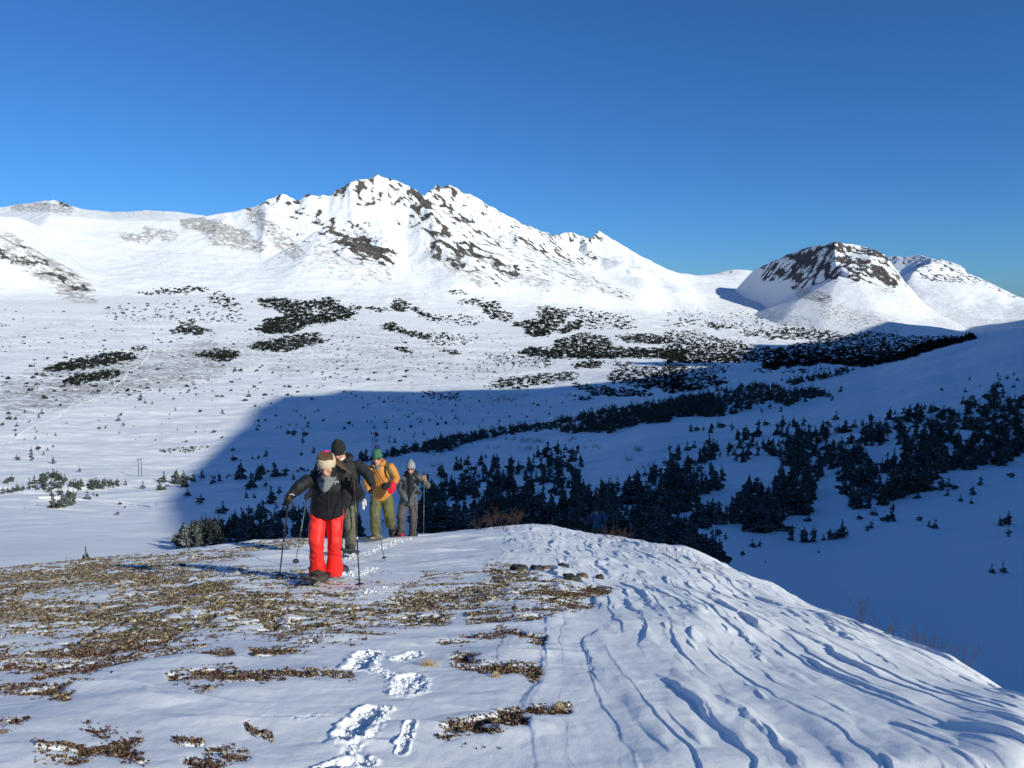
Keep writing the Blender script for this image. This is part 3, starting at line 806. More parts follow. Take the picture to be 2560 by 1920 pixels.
# ================================================================== VEGETATION
def foliage_material():
    m, nt, b = nmat('conifer_needles')
    tc = N(nt, 'ShaderNodeTexCoord'); geo = N(nt, 'ShaderNodeNewGeometry')
    n1 = noise_(nt, geo.outputs['Position'], 2.2, 3, .6)
    n2 = noise_(nt, geo.outputs['Position'], 5.0, 2, .6)
    sx = N(nt, 'ShaderNodeSeparateXYZ'); nt.links.new(geo.outputs['Normal'], sx.inputs[0])
    up = math_(nt, 'ABSOLUTE', sx.outputs[2])
    c = mixc(nt, ramp01(nt, n1, .35, .65), (.012, .020, .014), (.06, .068, .04))
    fac = math_(nt, 'MULTIPLY', ramp01(nt, n2, .47, .58), ramp01(nt, up, .2, .6))
    c = mixc(nt, fac, c, (.62, .66, .72))
    nt.links.new(c, b.inputs['Base Color'])
    b.inputs['Roughness'].default_value = .85; b.inputs['Specular IOR Level'].default_value = .1
    return m
M_FOL = foliage_material()
M_KRUM = simple('dwarf_conifer', (.015, .019, .016), .9, .5, .12, 0, spec=.05)
M_BARK = simple('bark', (.07, .05, .038), .9, .3, 8, .3)
M_TWIG = simple('twigs', (.135, .085, .065), .85, .35, 6, 0)
M_TWIGG = simple('grey_twigs', (.06, .055, .05), .85, .3, 3, 0)

def spruce_arrays(seed, wide=.3, levels=13, nb=8, lean=0, multi=1):
    """unit height crown (quads) and trunk (quads)"""
    g = np.random.default_rng(seed)
    V, Q = [], []
    stems = [(0, 0, 1.0)] + [(g.uniform(-.3, .3), g.uniform(-.3, .3), g.uniform(.55, .9)) for _ in range(multi - 1)]
    for sx, sy, sh in stems:
        for l in range(int(levels * nb * (.55 + .45 * sh))):
            u = (l + g.uniform(0, 1)) / (levels * nb * (.55 + .45 * sh))
            u = u ** 1.15
            z = (.0 + .97 * u) * sh
            a = l * 2.39996 + g.uniform(-.4, .4)
            rad = wide * sh * ((1 - u) ** .75 + .05) * g.uniform(.5, 1.3) * (.85 + .3 * math.sin(u * 9 + seed * 2.1)) * (1 + .3 * math.cos(a - seed * 1.3 - 2 * u))
            L = rad * g.uniform(.6, 1.2)
            dr = g.uniform(.05, .55) * (1 - .6 * u)
            ca, sa = math.cos(a), math.sin(a)
            w0 = L * g.uniform(.2, .34) + .012
            for sgn in (0, 1):
                base = len(V); pts = []
                for t in (0.05, .5, .85, 1.0):
                    r = L * t; zz = z - dr * L * t * t + .15 * L * t
                    pts.append((r, zz, w0 * (.6, 1.0, .7, .1)[len(pts)]))
                for r, zz, w in pts:
                    if sgn == 0:
                        V.append((sx + ca * r - sa * w, sy + sa * r + ca * w, zz - .3 * w)); V.append((sx + ca * r + sa * w, sy + sa * r - ca * w, zz - .3 * w))
                    else:
                        V.append((sx + ca * r, sy + sa * r, zz + w * .45)); V.append((sx + ca * r + sa * w * .4, sy + sa * r - ca * w * .4, zz - w * 1.15))
                for i in range(3):
                    Q.append((base + 2 * i, base + 2 * i + 1, base + 2 * i + 3, base + 2 * i + 2))
        base = len(V)                  # leader
        for t, w in ((.9, .02), (.96, .03), (1.03, .003)):
            V.append((sx - w, sy, t * sh)); V.append((sx + w, sy + w, t * sh))
        Q += [(base, base + 1, base + 3, base + 2), (base + 2, base + 3, base + 5, base + 4)]
    V = np.array(V)
    V[:, 0] += lean * np.maximum(V[:, 2], 0) ** 1.5
    T, TQ = [], []
    for sx, sy, sh in stems:
        b = len(T)
        for z, r in ((-.12, .022), (.4 * sh, .015), (.97 * sh, .003)):
            for k in range(5):
                T.append((sx + r * math.cos(k * 1.2566) + lean * max(z, 0) ** 1.5, sy + r * math.sin(k * 1.2566), z))
        for i in range(2):
            for k in range(5):
                TQ.append((b + i * 5 + k, b + i * 5 + (k + 1) % 5, b + (i + 1) * 5 + (k + 1) % 5, b + (i + 1) * 5 + k))
    return V, np.array(Q), np.array(T), np.array(TQ)

PROTO = [spruce_arrays(1, .32, 12, 7, .05), spruce_arrays(2, .42, 10, 8, -.1, 2), spruce_arrays(3, .28, 13, 7, .1), spruce_arrays(4, .46, 9, 8, 0, 3), spruce_arrays(5, .36, 10, 7, -.12, 2), spruce_arrays(6, .55, 7, 8, 0, 4), spruce_arrays(8, .26, 13, 6), spruce_arrays(9, .40, 9, 7, .14, 3)]
LOW = [spruce_arrays(20 + i, .32 + .05 * i, 6, 5) for i in range(4)]
MIDP = [spruce_arrays(40 + i, .3 + .04 * i, 9, 7, .03 * i) [:2] for i in range(4)]
PM = [(mesh_np('crown', p[0], p[1], M_FOL, link=False), mesh_np('trunk', p[2], p[3], M_BARK, link=False)) for p in PROTO]
CM = []                                # crown and trunk in one, for the small ones
for p in PROTO:
    me = mesh_np('spruce_tree', np.concatenate([p[0], p[2]]), np.concatenate([p[1], p[3] + len(p[0])]), M_FOL, link=False); CM.append(me)

TREES = []                             # (px height, base xyz, height, zone, proto)
def plant(px, py, h, zone, proto=None, mid=True):
    g = ground_at(px, py)
    if g is None: return False
    if mid:
        hp = h * F / max(math.hypot(g[0], g[1]), 1)
        g = ground_at(px, py + .38 * hp)
        if g is None: return False
    d = math.hypot(g[0], g[1])
    TREES.append((h * F / d, g, h, zone, random.randrange(len(PROTO)) if proto is None else proto)); return True

def fill(poly, n, h0, h1, zone, holes=(), gap=.0, protos=None, maxtry=60):
    xs_ = [p[0] for p in poly]; ys_ = [p[1] for p in poly]
    k = 0; tries = 0; done = []
    while k < n and tries < n * maxtry:
        tries += 1
        x, y = random.uniform(min(xs_), max(xs_)), random.uniform(min(ys_), max(ys_))
        if not inpoly(x, y, poly) or any(inpoly(x, y, hh) for hh in holes): continue
        if gap and any((x - a) ** 2 + (1.6 * (y - b)) ** 2 < gap * gap for a, b in done): continue
        if plant(x, y, h0 + (h1 - h0) * random.random() ** 1.4, zone, random.choice(protos) if protos else None):
            k += 1; done.append((x, y))

P = lambda f, l: [f(*q)[:2] for q in l]
fill(P(R6, [(360, 1160), (400, 900), (430, 800), (560, 760), (700, 720), (800, 700), (900, 740), (1000, 750), (1110, 650), (1340, 650), (1370, 790), (1350, 850), (1500, 880), (1600, 850), (1660, 800), (1900, 800), (2080, 920), (2080, 1030), (1800, 1060), (1900, 1150), (2040, 1170), (1900, 1230), (1500, 1200), (1040, 1130), (700, 1170)]), 480, 1.7, 4.1, 'center',
     [P(R6, [(400, 1010), (560, 945), (740, 965), (730, 1020), (600, 1010), (420, 1060)]), P(R6, [(1080, 880), (1180, 850), (1200, 930), (1330, 930), (1330, 985), (1150, 975)]), P(R6, [(1340, 820), (1380, 830), (1430, 900), (1360, 900)])], 5)
fill(P(R6, [(1880, 1150), (2040, 1160), (2000, 1240), (2160, 1330), (2212, 1380), (2130, 1330), (1900, 1260), (1700, 1230)]), 26, 2.0, 3.4, 'center', gap=8)
fill(P(R5, [(1110, 1140), (1140, 1070), (1200, 1020), (1280, 1010), (1420, 990), (1560, 900), (1660, 880), (1900, 930), (2212, 930), (2212, 1110), (1900, 1100), (1500, 1115), (1300, 1140)]), 150, 1.5, 3.2, 'behind', gap=5)
fill(P(R7, [(700, 500), (860, 490), (880, 560), (1020, 500), (1030, 560), (1280, 480), (1420, 440), (1560, 400), (1680, 410), (1820, 440), (1830, 350), (1960, 350), (2000, 300), (2080, 270), (2100, 360), (2212, 340), (2290, 350), (2290, 640), (2150, 720), (2000, 750), (1850, 780), (1680, 780), (1640, 880), (1440, 950), (1250, 1000), (1120, 1000), (1090, 880), (900, 940), (880, 1040), (720, 1060), (730, 1130), (540, 1160), (460, 1110), (180, 1100), (170, 1060), (390, 1020), (400, 960), (500, 890), (720, 860), (700, 740), (740, 690), (640, 700), (620, 690), (680, 650), (680, 560)]), 850, 1.5, 3.6, 'right',
     [P(R7, [(1000, 575), (1180, 540), (1300, 555), (1200, 600), (1060, 615)]), P(R7, [(1250, 650), (1480, 620), (1440, 720), (1340, 780), (1230, 750)]), P(R7, [(900, 850), (1100, 810), (1080, 860), (930, 960)]), P(R7, [(220, 1030), (400, 930), (500, 900), (480, 960), (390, 1010)])], 4.5)
fill(P(R7, [(0, 650), (120, 650), (240, 600), (330, 620), (350, 710), (200, 760), (150, 790), (280, 780), (370, 830), (370, 890), (210, 930), (200, 1010), (0, 1040)]), 80, 2.0, 4.0, 'right', gap=6)
fill(P(R7, [(370, 650), (480, 620), (650, 630), (640, 660), (520, 730), (380, 740)]), 18, 1.8, 3.4, 'right', gap=9)
fill(P(R7, [(0, 1120), (100, 1100), (180, 1170), (60, 1185), (150, 1220), (300, 1270), (350, 1350), (200, 1290), (0, 1250)]), 34, 1.8, 3.2, 'center', gap=8)
# creek line
fill(P(R6, [(0, 705), (140, 690), (280, 655), (450, 615), (640, 575), (900, 530), (1180, 500), (1220, 475), (1500, 425), (1800, 380), (2212, 330), (2212, 450), (1900, 440), (1890, 480), (1700, 495), (1540, 550), (1290, 555), (1180, 535), (900, 565), (600, 635), (560, 660), (280, 685), (140, 715), (0, 735)]), 620, 2.6, 4.6, 'creek', gap=2)
fill(P(R7, [(0, 365), (230, 320), (480, 270), (660, 265), (780, 300), (920, 300), (1000, 320), (760, 385), (640, 365), (580, 385), (440, 430), (300, 460), (200, 450), (0, 470)]), 330, 2.6, 4.6, 'creek', gap=2)
fill(P(R7, [(680, 245), (780, 240), (960, 205), (1180, 165), (1190, 180), (1000, 225), (800, 265)]), 60, 2.6, 4.6, 'creek', gap=2)
fill(P(R5, [(0, 800), (180, 775), (380, 755), (620, 735), (800, 745), (720, 775), (500, 785), (300, 785), (0, 812)]), 90, 1.2, 2.4, 'bank', gap=3)
fill(P(R5, [(180, 750), (260, 700), (330, 685), (420, 720), (420, 745), (300, 750)]), 26, 1.6, 2.8, 'bank', gap=4)
fill(P(R5, [(1000, 735), (1400, 700), (1900, 655), (1900, 675), (1400, 720), (1050, 745)]), 40, .8, 1.6, 'bank', gap=3)
fill(P(R5, [(960, 555), (1100, 535), (1280, 530), (1200, 560), (1080, 570), (980, 565)]), 34, .9, 1.8, 'flat', gap=3)
# flat valley floor in the shade
fill(P(R6, [(0, 340), (400, 310), (1000, 330), (1250, 380), (1150, 470), (700, 540), (100, 640), (0, 640)]), 90, 1.4, 3.4, 'flat', gap=8)
fill(P(R5, [(1540, 260), (2100, 200), (2212, 210), (2212, 420), (1700, 440), (1500, 420)]), 34, 1.4, 3.0, 'flat', gap=8)
fill(P(R5, [(0, 0), (1600, 0), (1600, 200), (1300, 420), (1200, 520), (0, 560)]), 70, .9, 2.2, 'lit', gap=10)
fill(P(R3, [(880, 1250), (1150, 1250), (1220, 1290), (1100, 1330), (900, 1350)]), 45, 1.8, 3.6, 'lit', gap=3)
LIT = [(265, 240, 36), (290, 240, 22), (345, 250, 20), (375, 282, 22), (50, 332, 30), (60, 368, 30), (100, 368, 26), (20, 402, 24), (150, 328, 26), (185, 380, 20), (235, 357, 30), (260, 332, 34), (105, 407, 24), (95, 437, 18), (215, 425, 18), (220, 487, 22), (865, 240, 46), (890, 266, 26), (935, 272, 24),
       (730, 374, 36), (745, 342, 24), (760, 408, 34), (648, 422, 26), (1080, 310, 20), (1225, 322, 26), (1365, 330, 34), (1310, 448, 28), (1368, 480, 20), (230, 552, 32), (198, 620, 52), (195, 580, 44), (105, 616, 34), (330, 640, 50), (270, 584, 26), (490, 690, 36), (75, 748, 46), (45, 760, 36), (1530, 226, 42), (1570, 74, 20), (1440, 70, 28), (1485, 70, 28), (690, 154, 34), (980, 194, 22), (600, 206, 20)]
for x, y, h in LIT:
    g = ground_at(*R5(x, y)); plant(*R5(x, y), h * K4 * np.hypot(g[0], g[1]) / F, 'lit', mid=False)
LIT2 = [(330, 910, 95), (385, 905, 100), (425, 895, 110), (455, 885, 85), (360, 830, 44), (300, 812, 44), (575, 832, 26), (595, 838, 22), (540, 860, 60), (735, 890, 26), (960, 892, 18), (725, 952, 30), (770, 908, 16), (150, 912, 8)]
for x, y, h in LIT2:
    g = ground_at(*R5(x, y)); plant(*R5(x, y), h * K4 * np.hypot(g[0], g[1]) / F, 'left', 5 if h > 80 else None, mid=False)
SHD = [(1430, 622, 46), (1640, 592, 50), (1930, 572, 50), (1855, 586, 30), (1765, 456, 36), (1810, 462, 48), (1870, 466, 42), (1862, 516, 60), (1430, 558, 26), (1550, 606, 24), (1590, 606, 26), (1760, 710, 60), (1690, 715, 90), (1620, 705, 70), (1580, 735, 90), (1540, 780, 90), (1480, 725, 110), (1460, 730, 70), (1345, 745, 60), (1240, 720, 56), (1140, 780, 100), (1085, 762, 90), (1150, 832, 50), (1235, 880, 60), (1370, 945, 80), (1010, 752, 66), (985, 800, 70), (880, 790, 48), (1710, 830, 60), (1665, 880, 110), (1800, 735, 40), (1635, 775, 36), (1310, 755, 50), (1195, 745, 60), (1060, 760, 50), (1340, 940, 40), (1510, 850, 50), (1560, 850, 40), (1720, 815, 40)]
for x, y, h in SHD:
    g = ground_at(*R5(x, y)); plant(*R5(x, y), h * K4 * np.hypot(g[0], g[1]) / F, 'shade', mid=False)
SHR = [(1060, 490, 60), (160, 562, 56), (200, 558, 40), (240, 560, 40), (285, 570, 66), (330, 538, 46), (350, 540, 46), (420, 556, 60), (450, 610, 70), (510, 612, 90), (580, 590, 100), (620, 524, 40), (650, 424, 50), (600, 446, 40), (720, 440, 44), (760, 405, 70), (1090, 318, 46), (1010, 350, 40), (1030, 372, 40), (785, 1232, 100), (870, 1240, 90), (920, 1238, 96), (980, 1230, 44), (1015, 1225, 70), (1045, 1222, 60), (1090, 1212, 110), (1125, 1206, 50), (1245, 1170, 40), (1278, 1155, 50), (1400, 1110, 100), (1370, 1118, 44), (1570, 1108, 36), (1630, 1142, 40), (1668, 1155, 60), (2060, 1140, 56), (2112, 1130, 76), (2112, 1208, 60), (1195, 1102, 40), (1280, 1075, 36), (1297, 1076, 40),
       (890, 1112, 60), (1565, 970, 50), (1745, 955, 50), (1890, 950, 60), (1885, 1005, 40), (1820, 988, 40), (1950, 890, 60), (1750, 900, 56), (2140, 845, 40), (325, 1200, 60), (380, 1230, 56), (540, 1270, 60), (590, 1270, 46), (480, 1322, 40), (375, 1338, 50), (950, 1305, 24), (2010, 1430, 56), (2080, 1425, 60), (2060, 290, 60), (2050, 222, 30), (2110, 242, 24), (2150, 220, 24), (2170, 250, 26), (2150, 292, 26), (1875, 248, 26), (1940, 284, 20), (1710, 312, 24), (1850, 320, 30), (625, 1366, 18), (1775, 915, 40), (1640, 930, 60), (1700, 920, 70)]
for x, y, h in SHR:
    g = ground_at(*R7(x, y)); plant(*R7(x, y), h * K4 * np.hypot(g[0], g[1]) / F, 'slope', random.choice((0, 2, 4, 6, 7)), mid=False)

LABEL = {

 'center': ('dark snow-dusted spruce crowded in the shaded thicket just beyond the foreground crest', 'spruces in the thicket beyond the crest'),
 'behind': ('dark spruce in the shaded stand low behind the leading hikers, left of the crest', 'spruces behind the leading hikers'),
 'right': ('snow-dusted dark spruce in the wide thicket on the shaded right-hand hillside', 'spruces of the right hillside thicket'),
 'creek': ('dark spruce in the narrow tree belt running diagonally across the shaded valley floor', 'spruces of the diagonal belt'),
 'bank': ('low dark spruce on the creek bank at the foot of the sunlit snowfield', 'low spruces on the creek bank'),
 'flat': ('tiny scattered spruce on the flat blue-shaded valley floor', 'scattered spruces on the shaded flat'),
 'lit': ('small lone spruce on the open sunlit snowfield, with a thin shadow on the snow', 'lone spruces on the sunlit snowfield'),
 'left': ('small spruce on the smooth sunlit snow slope below the creek bank', 'spruces on the smooth left slope'),
 'shade': ('dark spruce standing apart in the shaded hollow left of the hikers', 'spruces apart in the shaded hollow'),
 'slope': ('spindly spruce poking alone from the smooth shaded snow of the right hillside', 'lone spruces on the right hillside'),
}
TREES.sort(key=lambda t: -t[0])
NIND = 285
used_first = {}
for k, (hp, g, h, zone, pr) in enumerate(TREES[:NIND]):
    rz = random.uniform(0, 6.28); sxy = h * random.uniform(.75, 1.3)
    if hp > 46:
        o = empty('spruce_tree', g, rz); o.scale = (sxy, sxy, h)
        for me in PM[pr]:
            c = bpy.data.objects.new(me.name, me); COL.objects.link(c); c.parent = o
    else:
        o = bpy.data.objects.new('spruce_tree', CM[pr]); COL.objects.link(o)
        o.location = g; o.rotation_euler = (random.gauss(0, .05), random.gauss(0, .05), rz); o.scale = (sxy, sxy, h)
    lb, gr = LABEL[zone]
    tag(o, lb, 'tree', gr)
# the small spruce standing by itself at the left rim of the ridge, and its tiny neighbour
for x, y, h, lb in ((530, 1250, 98, 'pointed little spruce rising behind the gravelly left rim of the foreground ridge'), (405, 1254, 36, 'tiny spruce tip beside the pointed little spruce at the gravelly rim')):
    sx_, sy_ = R5(x, y); g = ground_at(sx_, sy_)
    o = empty('spruce_tree', g, 1.0); hh = h * K4 * np.hypot(g[0], g[1]) / F; o.scale = (hh, hh, hh)
    for me in PM[6]:
        c = bpy.data.objects.new(me.name, me); COL.objects.link(c); c.parent = o
    tag(o, lb, 'tree')

def merge(items, protos):
    """items: (loc, height, width) -> one vertex/face pair of arrays"""
    VV, QQ, off = [], [], 0
    for g, h, w in items:
        v, q = protos[random.randrange(len(protos))]
        a = random.uniform(0, 6.28); c, s = math.cos(a), math.sin(a)
        x = (v[:, 0] * c - v[:, 1] * s) * w + g[0]; y = (v[:, 0] * s + v[:, 1] * c) * w + g[1]
        VV.append(np.stack([x, y, v[:, 2] * h + g[2]], 1)); QQ.append(q + off); off += len(v)
    return np.concatenate(VV), np.concatenate(QQ)

LOWP = [(np.concatenate([p[0]]), p[1]) for p in LOW]
rest = [(g, h, h * random.uniform(.9, 1.2)) for hp, g, h, z, pr in TREES[NIND:] if hp <= 26]
rest2 = [(g, h, h * random.uniform(.9, 1.2)) for hp, g, h, z, pr in TREES[NIND:] if hp > 26]
v, q = merge(rest, LOWP)
v2, q2 = merge(rest2, MIDP)
v, q = np.concatenate([v, v2]), np.concatenate([q, q2 + len(v)])
tag(mesh_np('forest', v, q, M_FOL), 'distant small spruces scattered over the valley and massed along the creek', 'trees', kind='stuff')
print('trees', len(TREES), 'smallest individual', TREES[NIND][0])

# ---- dwarf conifer thickets on the valley side
def dome(seed, n=11):
    g = np.random.default_rng(seed); V, Q = [], []
    for k in range(n):
        a = g.uniform(0, 6.28); r = .5 * math.sqrt(g.random()); z = g.uniform(.0, .3) + .35 * (1 - (2 * r) ** 2)
        x, y = r * math.cos(a), r * math.sin(a); w = g.uniform(.14, .26); t = g.uniform(0, 3.14); hh = g.uniform(.3, .65)
        b = len(V); cx, sy_ = math.cos(t) * w, math.sin(t) * w
        V += [(x - cx, y - sy_, z - .15), (x + cx, y + sy_, z - .15), (x + cx * .5, y + sy_ * .5, z + hh * .5), (x - cx * .3, y - sy_ * .3, z + hh)]
        Q.append((b, b + 1, b + 2, b + 3))
    return np.array(V), np.array(Q)
DOMES = [dome(300 + i) for i in range(6)]

def patch(polys, dens, size, rag=.5, seed=0, zs=1.0):
    """bush spots inside the polygons (photo pixels), ragged by noise"""
    out = []
    for poly in polys:
        xs_ = [p[0] for p in poly]; ys_ = [p[1] for p in poly]
        area = (max(xs_) - min(xs_)) * (max(ys_) - min(ys_))
        n = int(area * dens)
        X = RNG.uniform(min(xs_) - 4, max(xs_) + 4, n); Y = RNG.uniform(min(ys_) - 2, max(ys_) + 2, n)
        gr = 3.5 if len(polys) > 0 else 0
        jx = X + RNG.normal(0, gr, n) + 10 * fbm(X / 12, Y / 5, 4, 400 + seed); jy = Y + RNG.normal(0, gr * .45, n) + 4.5 * fbm(X / 14, Y / 6, 3, 410 + seed)
        ok = inpoly(jx, jy, poly) & (fbm(X / 12, Y / 4, 4, 420 + seed, .7) > -rag)
        for x, y in zip(X[ok], Y[ok]):
            g = ground_at(x, y)
            if g is None: continue
            s = size * min(random.lognormvariate(-.15, .45), 2.2)
            out.append((g - np.array((0, 0, .1)), s * .62 * zs, s * 1.15))
    return out

THK = [
 ([P(R2, [(270, 1285), (350, 1250), (450, 1230), (600, 1200), (720, 1180), (835, 1200), (830, 1225), (700, 1250), (560, 1275), (400, 1295), (340, 1300)])], 'long dark thicket strip, upper of the two strips low on the left valley side'),
 ([P(R2, [(370, 1370), (440, 1330), (560, 1305), (680, 1290), (750, 1300), (740, 1320), (640, 1350), (520, 1360), (460, 1385), (400, 1380)])], 'dark thicket strip just below the longest strip on the left valley side'),
 ([P(R2, [(1040, 1055), (1100, 1030), (1200, 1020), (1300, 1050), (1260, 1060), (1200, 1075), (1100, 1065)]), P(R2, [(1110, 1010), (1200, 990), (1200, 1010), (1120, 1020)])], 'arched dark thicket standing alone above the snow track on the valley side'),
 ([P(R2, [(1185, 1190), (1280, 1178), (1380, 1158), (1460, 1180), (1450, 1220), (1370, 1240), (1290, 1220)])], 'compact wedge-shaped dark thicket below the arched one'),
 ([P(R2, [(1570, 860), (1700, 845), (1850, 870), (2040, 860), (2050, 890), (1880, 930), (2040, 960), (2030, 1000), (1900, 1010), (1800, 1060), (1650, 1065), (1545, 1045), (1640, 1020), (1620, 990), (1780, 950), (1700, 920), (1600, 890)])], 'largest dark thicket at the foot of the main mountain, broken by snow gaps'),
 ([P(R2, [(1525, 1140), (1640, 1110), (1760, 1090), (1880, 1070), (1960, 1060), (1960, 1090), (2000, 1115), (1900, 1140), (1760, 1180), (1620, 1170), (1540, 1160)])], 'broad dark thicket right under the largest thicket at the foot of the mountain'),
 ([P(R2, [(806, 1168), (840, 1150), (905, 1158), (880, 1172)])], 'little dark thicket at the right tip of the longest strip'),
 ([P(R2, [(205, 1325), (240, 1312), (288, 1318), (280, 1334)])], 'little dark thicket left of the lower long strip'),
 ([P(R3, [(430, 910), (470, 858), (555, 880), (520, 930), (440, 928)]), P(R3, [(260, 905), (340, 905), (420, 920), (340, 932)])], 'small dark thicket on the foot slope under the snow gully'),
 ([P(R3, [(370, 1010), (450, 1003), (530, 1050), (685, 1085), (660, 1105), (520, 1070), (400, 1040)])], 'slanting chain-like dark thicket in the middle of the valley side'),
 ([P(R3, [(440, 1150), (500, 1150), (580, 1185), (570, 1198), (470, 1170)])], 'small slanting thicket below the chain-like one'),
 ([P(R3, [(760, 1172), (800, 1163), (862, 1180), (850, 1194), (790, 1188)])], 'small oval dark thicket right of the slanting ones'),
 ([P(R3, [(550, 905), (600, 910), (640, 945), (740, 975), (690, 985), (600, 945)])], 'ragged dark thicket trailing right on the foot slope'),
 ([P(R3, [(970, 885), (1010, 870), (1110, 870), (1090, 910), (1180, 950), (1165, 1000), (1060, 970), (1000, 920)])], 'greyish ragged thicket on the slope below the dark rock rib'),
 ([P(R3, [(1170, 1010), (1280, 985), (1350, 985), (1350, 895), (1440, 910), (1535, 940), (1500, 990), (1440, 1040), (1390, 1080), (1280, 1085), (1270, 1040)])], 'tall dark thicket climbing the slope in the centre of the valley'),
 ([P(R3, [(1440, 1110), (1560, 1075), (1640, 1060), (1780, 1100), (1800, 1150), (2000, 1160), (2240, 1165), (2240, 1225), (1900, 1212), (1600, 1222), (1440, 1222), (1205, 1190), (1300, 1150), (1440, 1160)])], 'widest dark thicket across the middle of the valley, just above the shadow edge'),
 ([P(R3, [(1460, 1045), (1560, 988), (1625, 990), (1590, 1040), (1480, 1070)])], 'dark thicket above the widest one in the middle of the valley'),
 ([P(R3, [(1810, 1080), (2000, 1070), (2125, 1090), (2100, 1135), (1850, 1112)])], 'flat dark thicket right above the widest one'),
 ([P(R3, [(1555, 1255), (1650, 1232), (1765, 1245), (1700, 1275), (1570, 1280)])], 'oval dark thicket on the bright snow knoll beside the shadow edge'),
 ([P(R3, [(1010, 1395), (1100, 1350), (1300, 1325), (1550, 1300), (1585, 1340), (1400, 1375), (1200, 1402), (1040, 1405)])], 'thin speckled thicket along the edge of the valley shadow'),
 ([P(R4, [(880, 765), (1000, 715), (1100, 735), (1155, 775), (1010, 792)])], 'dark thicket on the foot of the flat-topped right mountain'),
]
for i, (polys, lb) in enumerate(THK):
    D0 = ground_at(*np.mean(polys[0], axis=0)); d = np.hypot(D0[0], D0[1])
    size = 4.2 * d / F * 1.25
    rag = .1 if i in (13, 19) else .42
    it = patch(polys, .62, max(size * .74, 1.8), rag - .1, i, zs=.8)
    v, q = merge(it, DOMES)
    tag(mesh_np('thicket', v, q, M_KRUM), lb, 'thicket', 'dark thickets on the valley side')
far = [
 (P(R4, [(550, 890), (700, 915), (1000, 850), (1120, 830), (1280, 800), (1500, 830), (1900, 835), (1900, 850), (1700, 900), (1450, 980), (1250, 1020), (1000, 1005), (750, 1025), (640, 1045), (600, 1000), (700, 980)]), .15, .2),
 (P(R4, [(0, 810), (220, 805), (330, 850), (450, 860), (520, 900), (620, 930), (700, 985), (560, 990), (400, 1000), (200, 1000), (0, 1000)]), .16, .12),
 (P(R4, [(250, 755), (400, 770), (450, 790), (300, 797)]), .16, .1), (P(R4, [(480, 800), (900, 790), (1120, 830), (1000, 850), (700, 860), (500, 840)]), .12, .12),
 (P(R3, [(1560, 1365), (1680, 1385), (2040, 1430), (2020, 1452), (1700, 1452), (1580, 1395)]), .15, .2),
 (P(R3, [(1790, 1240), (1900, 1240), (1950, 1270), (2240, 1250), (2240, 1400), (1990, 1405), (1760, 1350), (1800, 1300)]), .15, .12),
 (P(R4, [(0, 1010), (300, 1010), (450, 1040), (300, 1075), (400, 1120), (200, 1170), (0, 1190)]), .13, .15),
 (P(R2, [(840, 820), (1000, 800), (1200, 780), (1280, 800), (1100, 820), (900, 830)]), .13, .1), (P(R2, [(1280, 820), (1360, 810), (1480, 890), (1380, 915), (1290, 860)]), .09, .05), (P(R2, [(2000, 880), (2212, 900), (2180, 990), (2060, 970)]), .12, .1),
 (P(R3, [(0, 850), (80, 850), (200, 960), (140, 990), (0, 990)]), .16, .25), (P(R3, [(840, 870), (980, 840), (1000, 880), (900, 890)]), .12, .1), (P(R3, [(780, 800), (860, 800), (920, 830), (800, 830)]), .12, .1),
 (P(R3, [(600, 960), (980, 950), (1000, 1020), (740, 1010)]), .07, -.15), (P(R3, [(660, 1050), (960, 1090), (900, 1140), (680, 1140)]), .1, -.1), (P(R3, [(1500, 900), (1900, 960), (1950, 1040), (1640, 1040)]), .1, -.1), (P(R3, [(1000, 1180), (1440, 1230), (1400, 1280), (1050, 1250)]), .1, -.2),
 (P(R6, [(380, 320), (600, 315), (640, 370), (450, 360)]), .12, -.1), (P(R6, [(1320, 345), (1430, 345), (1430, 372), (1330, 372)]), .16, .2), (P(R2, [(640, 900), (1500, 850), (1520, 1000), (700, 1000)]), .02, -.15),
 (P(R2, [(0, 900), (2212, 1000), (2212, 1475), (0, 1475)]), .007, -.38), (P(R3, [(0, 1100), (1200, 1050), (1300, 1300), (0, 1400)]), .009, -.35), (P(R4, [(0, 660), (900, 720), (1300, 790), (700, 790), (0, 780)]), .03, -.1),
 (P(R4, [(1050, 690), (1300, 700), (1500, 780), (1250, 790)]), .04, -.15), (P(R4, [(500, 1040), (900, 1010), (1150, 1040), (900, 1060), (600, 1070)]), .05, -.1),
]
it = []
for i, (poly, dens, rag) in enumerate(far):
    c = np.mean(poly, axis=0); D0 = ground_at(*c); d = np.hypot(D0[0], D0[1]) if D0 is not None else 1500
    it += patch([poly], dens * 2.4, min(max(3.1 * d / F * 1.2, 1.3), 5), rag, 40 + i)
v, q = merge(it, DOMES)
tag(mesh_np('shrubbery', v, q, M_KRUM), 'countless low dark bushes speckling the valley and its far shaded end', 'bushes', kind='stuff')
print('bushes', len(it))

